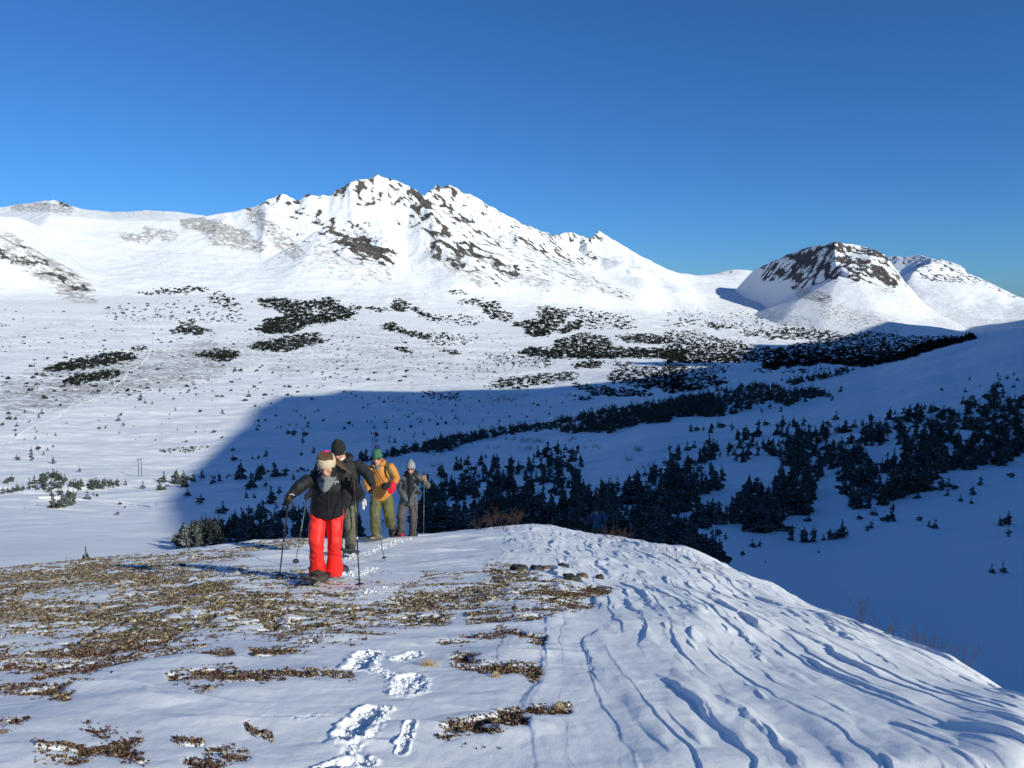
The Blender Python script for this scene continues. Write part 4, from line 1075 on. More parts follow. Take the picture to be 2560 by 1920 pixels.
# ---- bare willow shrubs
def twigs(seed, n=26, spread=.6, h=1.0, r0=.012, fork=3):
    g = np.random.default_rng(seed); V, Q = [], []
    def seg(a, b, ra, rb):
        d = b - a; L = np.linalg.norm(d) + 1e-9; d = d / L
        u = np.cross(d, (0.3, .9, .1)); u /= np.linalg.norm(u); w = np.cross(d, u)
        o = len(V)
        for p_, r in ((a, ra), (b, rb)):
            for k in range(3):
                c_ = p_ + r * (u * math.cos(k * 2.094) + w * math.sin(k * 2.094)); V.append(tuple(c_))
        for k in range(3): Q.append((o + k, o + (k + 1) % 3, o + 3 + (k + 1) % 3, o + 3 + k))
    def grow(p, d, L, r, lev):
        k = 3
        for i in range(k):
            d = d + g.normal(0, .16, 3) + np.array((0, 0, .05)); d /= np.linalg.norm(d)
            q_ = p + d * L / k
            seg(p, q_, r * (1 - .25 * i), r * (1 - .25 * (i + 1)) + r * .05)
            p = q_
            if lev < fork and (i > 0 or lev > 0):
                for _ in range(g.integers(1, 3)):
                    e = d + g.normal(0, .45, 3); e /= np.linalg.norm(e)
                    grow(p, e, L * g.uniform(.35, .6), r * .55, lev + 1)
    for _ in range(n):
        a = g.uniform(0, 6.28); s = spread * math.sqrt(g.random())
        d = np.array((math.cos(a) * s * 1.3, math.sin(a) * s * 1.3, 1.0)); d /= np.linalg.norm(d)
        grow(np.array((math.cos(a) * s * .35, math.sin(a) * s * .35, -.05)), d, h * g.uniform(.55, 1.0), r0, 0 if fork > 1 else fork)
    return np.array(V), np.array(Q)
for i, (x0, x1, y, hpx, n) in enumerate([(860, 960, 605, 40, 6), (980, 1130, 620, 44, 8), (1290, 1420, 612, 30, 6), (970, 1080, 665, 36, 6), (780, 870, 665, 30, 5), (590, 690, 640, 30, 5), (400, 520, 705, 26, 5), (1380, 1480, 660, 40, 5), (1660, 1750, 680, 50, 4), (1640, 1690, 745, 50, 3), (750, 950, 370, 40, 9), (1180, 1330, 345, 30, 6), (440, 520, 770, 40, 4), (1720, 1790, 785, 46, 3)]):
    VV, QQ, off = [], [], 0
    c = ground_at(*R6((x0 + x1) / 2, y + 10))
    for k in range(n):
        g = ground_at(*R6(random.uniform(x0, x1), y + random.uniform(-8, 14)))
        hh = hpx * K4 * np.hypot(g[0], g[1]) / F * random.uniform(.7, 1.1)
        v, q = twigs(500 + i * 20 + k, 7, .7, 1.0, .02, 1)
        VV.append(v * hh + g - c); QQ.append(q + off); off += len(v)
    o = mesh_np('bare_shrub', np.concatenate(VV), np.concatenate(QQ), M_TWIGG); o.location = c
    tag(o, 'faint leafless grey willow shrub on the shaded snow above the crest', 'shrub', 'leafless shrubs on the shaded snow')
# ================================================================== PEOPLE
from mathutils.bvhtree import BVHTree
def Z1(x, y): return 660 + x / 3.771, 1060 + y / 3.771
def Z5(x, y): return 1420 + x / 12.29, 1230 + y / 12.29

def gpz(px, py):
    for k in range(12):
        g = gpt(px, py + 2 * k)
        if g is not None: return g

class Clay:
    """tapered tubes and ellipsoids, fused to one surface by a voxel remesh"""
    def __init__(s): s.V, s.F = [], []
    def rings(s, rings, closed=True):
        o = len(s.V); n = len(rings[0])
        for r in rings: s.V += [tuple(p) for p in r]
        for i in range(len(rings) - 1):
            for k in range(n):
                s.F.append((o + i * n + k, o + i * n + (k + 1) % n, o + (i + 1) * n + (k + 1) % n, o + (i + 1) * n + k))
        s.F.append(tuple(o + k for k in range(n))[::-1]); e = o + (len(rings) - 1) * n
        s.F.append(tuple(e + k for k in range(n)))
    def tube(s, pts, rad, right=None, n=14, dome=True, flat0=False, flat1=False):
        """pts: Vectors; rad: r or (a, b) per point, a along right"""
        pts = [Vector(p) for p in pts]; R_ = [(r, r) if isinstance(r, (int, float)) else r for r in rad]
        if dome:
            d0 = (pts[0] - pts[1]).normalized(); d1 = (pts[-1] - pts[-2]).normalized()
            a0, b0 = R_[0]; a1, b1 = R_[-1]
            m0, m1 = min(a0, b0), min(a1, b1)
            if not flat0: pts = [pts[0] + d0 * m0 * .95, pts[0] + d0 * m0 * .6] + pts; R_ = [(a0 * .3, b0 * .3), (a0 * .8, b0 * .8)] + R_
            if not flat1: pts = pts + [pts[-1] + d1 * m1 * .6, pts[-1] + d1 * m1 * .95]; R_ = R_ + [(a1 * .8, b1 * .8), (a1 * .3, b1 * .3)]
        rr_ = []
        for i, p in enumerate(pts):
            d = (pts[min(i + 1, len(pts) - 1)] - pts[max(i - 1, 0)]).normalized()
            rt = Vector(right) if right is not None else (Vector((1, 0, 0)) if abs(d.x) < .8 else Vector((0, 0, 1)))
            u = (rt - d * rt.dot(d)).normalized(); w = d.cross(u)
            a, b = R_[i]
            rr_.append([p + u * a * math.cos(2 * math.pi * k / n) + w * b * math.sin(2 * math.pi * k / n) for k in range(n)])
        s.rings(rr_); return s
    def ball(s, c, r, axes=None, n=14):
        c = Vector(c); r = (r, r, r) if isinstance(r, (int, float)) else r
        ax = axes or (Vector((1, 0, 0)), Vector((0, 1, 0)), Vector((0, 0, 1)))
        rr_ = []
        for i in range(1, 9):
            t = math.pi * i / 9
            rr_.append([c + ax[0] * r[0] * math.sin(t) * math.cos(2 * math.pi * k / n) + ax[1] * r[1] * math.sin(t) * math.sin(2 * math.pi * k / n) - ax[2] * r[2] * math.cos(t) for k in range(n)])
        s.rings(rr_); return s
    def make(s, name, mat, parent, vox=.012, smooth=4, fold=0, fscale=9, seed=0, remesh=True, fz=.6):
        me = bpy.data.meshes.new(name); me.from_pydata(s.V, [], s.F); me.update()
        bm = bmesh.new(); bm.from_mesh(me); bmesh.ops.recalc_face_normals(bm, faces=bm.faces); bm.to_mesh(me); bm.free()
        o = bpy.data.objects.new(name, me); COL.objects.link(o)
        if remesh:
            m = o.modifiers.new('r', 'REMESH'); m.mode = 'VOXEL'; m.voxel_size = vox
            m = o.modifiers.new('s', 'SMOOTH'); m.iterations = smooth; m.factor = .5
        dg = bpy.context.evaluated_depsgraph_get(); dg.update()
        ev = bpy.data.meshes.new_from_object(o.evaluated_get(dg))
        o.modifiers.clear(); o.data = ev; ev.name = name
        bpy.data.meshes.remove(me)
        if fold:
            sd = Vector((seed * 3.1, seed * 1.7, seed))
            nn = [v.normal.copy() for v in ev.vertices]
            for v, nrm in zip(ev.vertices, nn):
                p = v.co
                q = Vector((p.x * fscale, p.y * fscale, p.z * fscale * fz + .6 * mnoise.noise(p * fscale * .7))) + sd
                a = mnoise.noise(q); b_ = mnoise.noise(q * 2.3 + Vector((5, 1, 2)))
                v.co = p + nrm * fold * ((1 - abs(a) * 2) * .8 + b_ * .5)
        for p in ev.polygons: p.use_smooth = True
        ev.materials.clear(); ev.materials.append(mat)
        if parent:
            ev.transform(Matrix.Translation(-parent.location)); o.parent = parent
        return o

def hit(o, px, py, root, off=.004):
    bv = BVHTree.FromPolygons([v.co + root.location for v in o.data.vertices], [tuple(p.vertices) for p in o.data.polygons])
    d = Vector([float(q) for q in ray(px, py)]).normalized()
    loc, nr, _, _ = bv.ray_cast(Vector((0, 0, 0)), d)
    return (loc + nr * off, nr) if loc else (None, None)

M_SKIN = simple('skin', (.58, .30, .23), .5, .08, 40, .05, spec=.35)
M_BLACK = simple('black_shell', (.013, .0135, .016), .6, .25, 14, .3, 60)
M_BLACK2 = simple('black_coat', (.02, .021, .022), .75, .25, 14, .3, 60)
M_RED = simple('red_shell', (.82, .028, .022), .55, .1, 10, .25, 40)
M_OLIVE = simple('olive_grey_cloth', (.12, .115, .075), .8, .15, 14, .3, 60)
M_OLIVE2 = simple('olive_cloth', (.12, .12, .04), .8, .2, 10, .3, 60)
M_OCHRE = simple('ochre_shell', (.50, .21, .045), .6, .12, 12, .25, 50)
M_GREYJ = simple('grey_shell', (.10, .105, .10), .65, .15, 12, .25, 50)
M_DARKIN = simple('dark_lining', (.02, .022, .025), .8, .2, 12, .2)
M_GREYT = simple('brown_grey_cloth', (.085, .072, .07), .8, .15, 12, .25, 50)
M_BLUEJ = simple('blue_shell', (.035, .08, .14), .65, .2, 12, .25, 50)
M_BROWNT = simple('brown_cloth', (.09, .065, .048), .8, .2, 12, .25)
M_CREAM = simple('cream_knit', (.62, .50, .34), .9, .12, 40, .6, 90)
M_GAITER = simple('grey_fleece', (.16, .17, .175), .9, .12, 30, .3)
M_HAIR = simple('brown_hair', (.10, .055, .032), .55, .35, 30, .4, 80)
M_PINK = simple('pink_fleece', (.62, .03, .22), .9, .15, 30, .4)
M_GREENK = simple('green_knit', (.045, .14, .085), .9, .15, 50, .5, 90)
M_NAVY = simple('navy_yarn', (.02, .03, .12), .95, .3, 40, .5)
M_GREYK = simple('light_grey_knit', (.27, .28, .285), .9, .1, 50, .5, 90)
M_BLKK = simple('black_knit', (.018, .02, .02), .95, .2, 50, .5, 90)
M_BRNK = simple('brown_knit', (.05, .035, .025), .95, .2, 50, .5)
M_GLOVE = simple('black_glove', (.02, .018, .017), .8, .3, 20, .3)
M_TAN = simple('tan_leather', (.28, .17, .10), .7, .2, 20, .3)
M_WHITEG = simple('white_mitten_liner', (.70, .68, .62), .9, .08, 30, .3)
M_REDM = simple('red_mitten', (.66, .012, .035), .75, .15, 20, .3)
M_LENS = simple('sunglass_lens', (.006, .006, .008), .12, 0, 5, 0, spec=.6)
M_BOOT = simple('boot_leather', (.05, .045, .04), .7, .3, 20, .3)
M_BOOTT = simple('tan_boot', (.26, .19, .13), .75, .3, 20, .3)
M_DECK = simple('snowshoe_deck', (.085, .075, .05), .6, .25, 15, .2)
M_FRAME = simple('snowshoe_frame', (.05, .05, .048), .4, .2, 10, .1, spec=.5)
M_REDG = simple('red_binding', (.40, .03, .05), .6, .2, 10, .2)
M_POLE = simple('pole_carbon', (.022, .022, .024), .35, .2, 10, 0, spec=.5)
M_POLEG = simple('pole_grey', (.10, .11, .12), .35, .2, 10, 0, spec=.5)
M_STEEL = simple('bright_steel', (.62, .62, .62), .3, .1, 10, 0, metal=1)
M_CORK = simple('pole_grip_foam', (.035, .03, .026), .9, .2, 30, .3)
M_EYE = simple('dark_eye', (.02, .014, .01), .4, 0, 5, 0)
M_LIP = simple('lips', (.42, .14, .12), .5, .05, 10, 0)
M_PACK = simple('green_pack', (.07, .085, .05), .75, .2, 15, .3)
M_LOGO = simple('white_stitching', (.75, .75, .75), .7, .05, 10, 0)

def head_frame(c, look):
    f = Vector(look).normalized(); r = f.cross(Vector((0, 0, 1))).normalized(); u = r.cross(f).normalized()
    return c, r, f, u                   # r is the person's left in the picture sense (+x when facing the camera: see below)

def add_head(cl, c, look, neck, s=1.0):
    c, r, f, u = head_frame(c, look)
    A = (r, f, u)
    cl.ball(c + u * .025 * s, (.076 * s, .094 * s, .098 * s), A)
    cl.tube([c + f * .03 * s - u * .03 * s, c + f * .05 * s - u * .10 * s], [(.062 * s, .055 * s), (.036 * s, .035 * s)], r)      # jaw and chin
    cl.tube([c + f * .092 * s + u * .018 * s, c + f * .112 * s - u * .028 * s], [.010 * s, .016 * s], r, 8)                        # nose
    for k in (-1, 1):
        cl.ball(c + f * .078 * s + u * .032 * s + r * k * .034 * s, (.026 * s, .014 * s, .010 * s), A, 8)                         # brow
        cl.ball(c + f * .066 * s - u * .02 * s + r * k * .042 * s, (.022 * s, .022 * s, .022 * s), A, 8)                          # cheek
        cl.ball(c - f * .008 * s + r * k * .078 * s, (.010 * s, .02 * s, .032 * s), A, 8)                                          # ear
    cl.ball(c + f * .086 * s - u * .062 * s, (.024 * s, .012 * s, .010 * s), A, 8)                                                 # lips
    cl.tube([c - u * .04 * s - f * .01 * s, neck], [.055 * s, .062 * s], r)
    return c, r, f, u

def face_parts(root, fr, s=1.0, glasses=False, lips=True):
    c, r, f, u = fr
    if glasses:
        g = Clay()
        for k in (-1, 1):
            g.tube([c + f * .094 * s + u * .018 * s + r * k * .012 * s, c + f * .086 * s + u * .018 * s + r * k * .062 * s], [(.02 * s, .007 * s)] * 2, u, 12)
            g.tube([c + f * .08 * s + u * .024 * s + r * k * .07 * s, c - f * .01 * s + u * .02 * s + r * k * .084 * s], [.004 * s, .004 * s], u, 6)
        g.tube([c + f * .1 * s + u * .024 * s - r * .016 * s, c + f * .1 * s + u * .024 * s + r * .016 * s], [.005 * s, .005 * s], u, 6)
        g.make('sunglasses', M_LENS, root, remesh=False)
    else:
        for k in (-1, 1):
            Clay().ball(c + f * .088 * s + u * .012 * s + r * k * .033 * s, (.017 * s, .007 * s, .006 * s), (r, f, u), 8).make('eye', M_EYE, root, remesh=False)
            Clay().tube([c + f * .094 * s + u * .034 * s + r * k * .016 * s, c + f * .085 * s + u * .036 * s + r * k * .052 * s], [.004 * s, .003 * s], u, 6).make('eyebrow', M_HAIR, root, remesh=False)
    if lips:
        Clay().tube([c + f * .096 * s - u * .063 * s - r * .02 * s, c + f * .1 * s - u * .061 * s, c + f * .096 * s - u * .063 * s + r * .02 * s], [.004 * s, .006 * s, .004 * s], u, 8).make('mouth', M_LIP, root, remesh=False)

def add_hand(cl, wrist, grip, axis, out, s=1.0):
    """a hand closed round a pole: palm, four fingers of unequal length, thumb"""
    a = Vector(axis).normalized(); o = (Vector(out) - a * Vector(out).dot(a)).normalized(); t = a.cross(o)
    back = grip + o * .030 * s
    cl.tube([wrist, wrist * .5 + back * .5, back], [(.026 * s, .022 * s), (.032 * s, .02 * s), (.040 * s, .018 * s)], a, 10)
    for i in range(4):
        b = grip + a * (1.5 - i) * .020 * s
        L = (.95, 1.1, 1.05, .8)[i]
        pts = []
        for k in range(6):
            an = R(15 + 42 * k * L)
            pts.append(b + o * math.cos(an) * .029 * s + t * math.sin(an) * .029 * s)
        cl.tube(pts, [.0105 * s] * 4 + [.0095 * s, .008 * s], a, 8)
    pts = [back + a * .03 * s - t * .01 * s, grip + a * .045 * s - t * .032 * s + o * .01 * s, grip + a * .052 * s - t * .026 * s - o * .022 * s, grip + a * .048 * s + t * .002 * s - o * .034 * s]
    cl.tube(pts, [.014 * s, .0125 * s, .0115 * s, .009 * s], a, 8)

def pole(top, bot, label, mat=None, grip=.14, basket=.045, group='trekking poles', snow=True, lower=None):
    top, bot = Vector(top), Vector(bot); mat = mat or M_POLE
    d = (bot - top).normalized(); L = (bot - top).length
    o = empty('trekking_pole', bot)
    def tb(nm, a, b, r, m, n=10): return Clay().tube([top + d * a, top + d * (a + b) / 2, top + d * b], r, None, n, dome=False).make(nm, m, o, remesh=False)
    tb('shaft', grip * .8, L * .55, [.0095, .0095, .0095], mat)
    tb('lower_shaft', L * .55, L - .03, [.0078, .0075, .0068], lower or mat)
    tb('tip', L - .03, L + .03, [.006, .005, .002], M_STEEL)
    g = Clay().tube([top - d * .015, top + d * .01, top + d * grip * .5, top + d * grip], [.019, .017, .0155, .0165], None, 12).make('grip', M_CORK, o, remesh=False)
    tb('lock', L * .55 - .022, L * .55 + .022, [.0135, .015, .0125], M_STEEL if mat is M_POLE else mat)
    if basket:
        c = bot - d * .06; x = d.cross(Vector((0, 1, 0))).normalized(); y = d.cross(x)
        Clay().rings_disc(c, x, y, d, basket).make('basket', M_POLE, o, remesh=False)
    st = Clay(); p = top + d * .02
    st.tube([p, p + Vector((.03, .01, -.05)), p + Vector((.035, .0, -.12)), p + Vector((.01, 0, -.15)), p + Vector((-.01, 0, -.09))], [(.010, .002)] * 5, (0, 1, 0), 6).make('strap', M_GLOVE, o, remesh=False)
    tag(o, label, 'trekking pole', group)
    return o

def rings_disc(s, c, x, y, d, r):
    n = 20
    rr_ = []
    for rad, h in ((.012, -.008), (r * .6, -.004), (r, .004), (r * .97, .012), (r * .55, .006), (.012, .004)):
        rr_.append([c + (x * math.cos(2 * math.pi * k / n) + y * math.sin(2 * math.pi * k / n)) * rad * (1 if rad < .02 or k % 4 else .82) + d * h for k in range(n)])
    s.rings(rr_); return s
Clay.rings_disc = rings_disc

def snowshoe(root, foot, fwd, up, length=.58, width=.21, deck=M_DECK, bind=M_BOOT, frame=M_FRAME):
    """foot: centre of the sole on the ground; > frame, deck, binding, crampon"""
    f = Vector(fwd).normalized(); u = Vector(up); u = (u - f * u.dot(f)).normalized(); r = f.cross(u)
    out = []
    n = 26
    for k in range(n):
        a = 2 * math.pi * k / n
        lx = math.sin(a); ly = math.cos(a)
        w = width / 2 * (1.0 if ly > 0 else .8 + .2 * (1 + ly))
        px_, py_ = w * math.copysign(abs(lx) ** .75, lx), length / 2 * math.copysign(abs(ly) ** .8, ly)
        rise = .075 * max(0, (py_ / (length / 2)) - .45) ** 1.0 * 2.0
        out.append(foot + r * px_ + f * (py_ + .02) + u * (.018 + rise))
    ring = Clay()
    rr_ = []
    for k in range(n + 1):
        p = out[k % n]; d = (out[(k + 1) % n] - out[(k - 1) % n]).normalized(); w = d.cross(u).normalized()
        rr_.append([p + (w * math.cos(q * math.pi / 3) + u * math.sin(q * math.pi / 3)) * .011 for q in range(6)])
    ring.rings(rr_)
    h = empty('snowshoe', foot - root.location); h.parent = root
    def prt(cl, nm, m, **k):
        ob = cl.make(nm, m, None, **k); ob.data.transform(Matrix.Translation(-Vector(foot))); ob.parent = h; return ob
    prt(ring, 'frame', frame, remesh=False)
    dk = Clay()
    c0 = foot + f * .02
    dk.V += [tuple(c0 + (p - c0) * .96 + u * .003) for p in out] + [tuple(c0 + (p - c0) * .96 - u * .003) for p in out]
    dk.F += [tuple(range(n)), tuple(range(2 * n - 1, n - 1, -1))] + [(k, n + k, n + (k + 1) % n, (k + 1) % n) for k in range(n)]
    prt(dk, 'deck', deck, remesh=False)
    for s_ in (-.34, 0, .34):          # moulded ribs of the upturned nose
        q = foot + f * length * .42 + r * width * s_ + u * .058
        prt(Clay().tube([q - f * .07 - u * .02, q + f * .06 + u * .006], [.008, .006], r, 6), 'rib', deck, remesh=False)
    for t in (-.02, .05, .11):
        b = Clay(); b.tube([foot + r * .058 + f * t + u * .03, foot + r * .05 + f * t + u * .085, foot + f * t + u * .10, foot - r * .05 + f * t + u * .085, foot - r * .058 + f * t + u * .03], [(.012, .004)] * 5, f, 6)
        prt(b, 'strap', bind, remesh=False)
    return h

def boot(root, ankle, foot, fwd, mat, s=1.0):
    f = Vector(fwd).normalized()
    c = Clay(); h = Vector((0, 0, 1))
    c.tube([ankle + h * .06, ankle, foot + h * .07 - f * .02], [.056 * s, .055 * s, .055 * s])
    c.tube([foot - f * .07 + h * .045, foot + f * .03 + h * .05, foot + f * .13 + h * .04], [(.045 * s, .04 * s), (.05 * s, .045 * s), (.045 * s, .033 * s)], f.cross(h))
    return c.make('boot', mat, root, vox=.010)

def seg(a, b, n): return [a.lerp(b, k / n) for k in range(n + 1)]

def build_person(label, root_loc, J, look, jm, tm, hat, torso_r, arm_r, leg_r, vox, fold=.006, flare=1.0, headscale=1.0, glasses=False, hood=True, glove=(M_GLOVE, M_GLOVE), hands=None, hemdrop=0, bodyvox=.011, mouth=True, hoodmat=None):
    root = empty('person', root_loc)
    tag(root, label, 'person')
    rt = (J['ls'] - J['rs']).normalized()
    nb = J['neck']
    b = Clay()
    fr = add_head(b, J['head'], look, nb, headscale)
    b.tube([J['pelvis'], J['waist'], J['chest'], nb - (nb - J['chest']) * .25], [(.14, .10), (.12, .09), (.15, .10), (.08, .07)], rt)
    for s_ in 'rl':
        b.tube([J['chest'].lerp(J[s_ + 's'], .8), J[s_ + 's'], J[s_ + 'e'], J[s_ + 'w']], [.05, .048, .036, .026], None)
        b.tube([J['pelvis'].lerp(J[s_ + 'h'], .7), J[s_ + 'h'], J[s_ + 'k'], J[s_ + 'a']], [.08, .075, .052, .036], None)
        if hands and hands.get(s_): hands[s_](b)
    body = b.make('body', M_SKIN, root, vox=bodyvox, smooth=2)
    face_parts(root, fr, headscale, glasses, mouth)
    # jacket
    c = Clay()
    t0, t1, t2, t3 = torso_r
    hem = J['pelvis'] + Vector((0, 0, -hemdrop))
    c.tube([hem, J['pelvis'].lerp(J['waist'], .5), J['waist'], J['waist'].lerp(J['chest'], .6), J['chest'], J['chest'].lerp(nb, .6), nb], [t0, (t0[0] * .98, t0[1]), t1, (t2[0] * .97, t2[1]), t2, (t2[0] * .72, t2[1] * .8), t3], rt, 18, flat0=True)
    for s_ in 'rl':
        sh, el, wr = J[s_ + 's'], J[s_ + 'e'], J[s_ + 'w']
        c.tube([J['chest'].lerp(sh, .55) + Vector((0, 0, .03)), sh] + seg(sh, el, 3)[1:] + seg(el, wr, 3)[1:], [arm_r * 1.2, arm_r * 1.15, arm_r * 1.08, arm_r, arm_r * .98, arm_r * .92, arm_r * .82, arm_r * .68], None, 14)
    jk = c.make('jacket', jm, root, vox=vox, smooth=5, fold=fold, fscale=11, seed=hash(label) % 7 if False else len(label) % 7)
    if hood:
        h = Clay(); f = fr[2]; fl = Vector((f.x, f.y, 0)).normalized()
        for k in range(9):
            a = R(-150 + 300 * k / 8)
        pts = [nb + Vector((0, 0, .03)) - fl * math.cos(R(-140 + 280 * k / 8)) * .11 + rt * math.sin(R(-140 + 280 * k / 8)) * .115 + Vector((0, 0, .03 * math.cos(R(-140 + 280 * k / 8)))) for k in range(9)]
        h.tube(pts, [.035, .045, .05, .055, .06, .055, .05, .045, .035], None, 10)
        h.make('hood', hoodmat or jm, root, vox=vox, smooth=4, fold=fold * .6)
    # trousers
    c = Clay()
    q0, q1, q2, q3 = leg_r
    c.tube([J['pelvis'] + Vector((0, 0, .06)), J['pelvis']], [(abs((J['lh'] - J['rh']).length) * .5 + q0 * .72, q0 * 1.15), (abs((J['lh'] - J['rh']).length) * .5 + q0 * .75, q0 * 1.15)], rt, 18)
    for s_ in 'rl':
        hp, kn, an = J[s_ + 'h'], J[s_ + 'k'], J[s_ + 'a']
        c.tube([hp] + seg(hp, kn, 3)[1:] + seg(kn, an, 4)[1:], [q0, q0 * .95, (q0 + q1) / 2 * .98, q1, q2 * .97, q2, (q2 + q3) / 2, q3], None, 16, flat1=True)
    tr = c.make('trousers', tm, root, vox=vox, smooth=3, fold=fold * 1.7, fscale=8, seed=3, fz=1.0)
    return root, fr, jk, tr, body

def hatcap(root, fr, mat, s=1.0, height=.13, brim=True, low=.035, name='beanie'):
    c, r, f, u = fr
    h = Clay(); A = (r, f, u)
    base = c + u * low * s - f * .008 * s
    h.tube([base, base + u * height * .45 * s, base + u * height * .8 * s, base + u * height * s], [(.092 * s, .108 * s), (.09 * s, .104 * s), (.07 * s, .08 * s), (.035 * s, .04 * s)], r, 18)
    if brim: h.tube([base - u * .012 * s, base + u * .035 * s], [(.097 * s, .114 * s), (.097 * s, .113 * s)], r, 18, dome=False)
    return h.make(name, mat, root, vox=.009, smooth=3, fold=.002, fscale=40)

UP = Vector((0, 0, 1))
# ---------------------------------------------------------------- the woman in front
gW = gpz(*Z1(585, 1500)); YW = float(gW[1])
def jw(x, y, dy=0): return at(*Z1(x, y), YW + dy)
J = dict(pelvis=jw(592, 800, .03), waist=jw(592, 720, -.03), chest=jw(604, 570, -.14), neck=jw(600, 455, -.20), head=jw(590, 390, -.27),
         rs=jw(455, 505, -.14), re=jw(335, 590, -.30), rw=jw(250, 675, -.34), ls=jw(765, 500, -.14), le=jw(905, 690, -.10), lw=jw(868, 590, -.26),
         rh=jw(510, 830, .03), rk=jw(492, 1110, -.12), ra=jw(505, 1435, -.02), lh=jw(672, 830, .05), lk=jw(668, 1100, -.02), la=jw(662, 1395, .14))
rgrip, lgrip = jw(228, 715, -.36), jw(846, 560, -.30)
poleR = (jw(234, 690, -.36), None); 
bR = gpz(*Z1(142, 1462)); bL = gpz(*Z1(903, 1560))
aR = (jw(236, 670, -.36) - Vector(bR)).normalized(); aL = (jw(845, 500, -.30) - Vector(bL)).normalized()
look = Vector((.03, -.95, -.32))
root, fr, jk, tr, body = build_person('woman leading in a black jacket and bright red trousers, head bowed under a cream headband', gW, J, look, M_BLACK, M_RED, None,
     ((.178, .135), (.165, .125), (.178, .135), (.085, .085)), .066, (.090, .074, .072, .092), .0105, fold=.008, headscale=.98, hood=False, hemdrop=.05)
W0 = root
for nm, wr, gp, ax, out in (('glove', J['rw'], rgrip, aR, Vector((-.3, .4, .5))), ('glove', J['lw'], lgrip, aL, Vector((.5, .5, .1)))):
    g = Clay(); add_hand(g, wr, gp, ax, out, 1.12); g.make(nm, M_GLOVE, root, vox=.006, smooth=2)
Clay().tube([jw(238, 690, -.385), jw(243, 715, -.405)], [(.018, .006), (.014, .006)], (1, 0, 0), 8).make('glove_palm', M_TAN, root, remesh=False)
Clay().tube([jw(240, 668, -.40), jw(262, 660, -.40), jw(285, 672, -.39)], [.004, .004, .004], None, 6).make('glove_piping', M_LOGO, root, remesh=False)
# collar of the jacket
c = Clay(); c.tube([jw(600, 500, -.17), jw(598, 440, -.19)], [(.105, .1), (.09, .095)], (1, 0, 0), 16); c.make('collar', M_BLACK, root, vox=.01, fold=.004)
hc, hr, hf, hu = fr
# hair: crown, and long locks blown to both sides
c = Clay(); c.ball(hc + hu * .035 - hf * .018, (.088, .100, .112), (hr, hf, hu))
random.seed(21)
c.make('hair', M_HAIR, root, vox=.007, smooth=2, fold=.006, fscale=30)
c = Clay()
for k in range(46):                    # long locks blown out to both sides
    q = random.random(); jx = lambda s_: random.uniform(-s_, s_)
    if k < 30:
        c.tube([jw(655, 300 + 40 * q, -.24), jw(690 + jx(8), 325 + 70 * q, -.2 + jx(.03)), jw(730 + 30 * q + jx(10), 385 + 45 * q + jx(8), -.18 + jx(.03)), jw(775 + 25 * q + jx(14), 430 + 35 * q + jx(12), -.17), jw(800 + 25 * q + jx(20), 462 + 20 * q + jx(14), -.17)], [.012, .011, .009, .006, .0015], None, 5)
    else:
        c.tube([jw(518, 300 + 40 * q, -.24), jw(500 + jx(6), 350 + 60 * q, -.2 + jx(.03)), jw(478 + jx(10), 410 + 50 * q, -.17), jw(452 + jx(14), 455 + 40 * q + jx(10), -.17)], [.012, .010, .007, .0015], None, 5)
for k in range(26):                    # strands combed back over the crown
    a = (k - 12.5) / 12.5
    c.tube([hc + hu * (.10) + hf * .075 * math.cos(a) + hr * .085 * math.sin(a * 1.2), hc + hu * .145 + hf * .01 + hr * .06 * a, hc + hu * .14 - hf * .05 + hr * .04 * a], [.009, .009, .006], None, 5)
c.make('loose_hair', M_HAIR, root, remesh=False)
# headband: a wide knitted ring tilted with the bowed head
c = Clay(); rr_ = []
nb_ = 28
for k in range(nb_ + 1):
    a = 2 * math.pi * k / nb_
    p = hc + hr * .090 * math.cos(a) + hf * (.104 * math.sin(a)) + hu * .055
    d = (hr * math.cos(a) * .9 + hf * math.sin(a)).normalized()
    rr_.append([p - d * .006 + hu * .05, p + d * .007, p + d * .006 - hu * .045, p - d * .012 - hu * .045, p - d * .022 + hu * .05])
c.rings(rr_); c.make('headband', M_CREAM, root, vox=.006, smooth=2, fold=.0025, fscale=45)
pt = hc + hf * .112 + hu * .024 + hr * .02
Clay().tube([pt - hr * .012, pt + hr * .012], [(.013, .003)] * 2, hu, 4, dome=False).make('headband_patch', M_TAN, root, remesh=False)
c = Clay(); 
for k in range(7): c.ball(hc + hu * .138 - hf * .03 + hr * (.036 * (k - 3) / 3) + hu * (.010 * math.cos((k - 3) * .7)), .017)
c.make('hair_tie', M_PINK, root, vox=.007, smooth=2, fold=.003, fscale=40)
# neck gaiter with a pointed bib
c = Clay()
rr_ = []
for k in range(25):
    a = 2 * math.pi * k / 24
    top = hc - hu * .012 + hr * .096 * math.cos(a) + hf * .112 * math.sin(a) - hu * .062 * max(0, math.sin(a))
    bt = jw(598, 480, -.19) + Vector((.112 * math.cos(a), -(.105 + .05 * max(0, math.sin(a))) * math.sin(a), -.02 - .135 * max(0, math.sin(a)) ** 2.2))
    md = top.lerp(bt, .5) + Vector((.018 * math.cos(a), -.018 * math.sin(a), 0))
    rr_.append([top, md, bt, bt * .85 + jw(598, 480, -.19) * .15, md * .88 + jw(598, 450, -.2) * .12, top * .9 + (hc - hu * .05) * .1])
c.rings(rr_); c.make('neck_gaiter', M_GAITER, root, vox=.008, smooth=3, fold=.005, fscale=18)
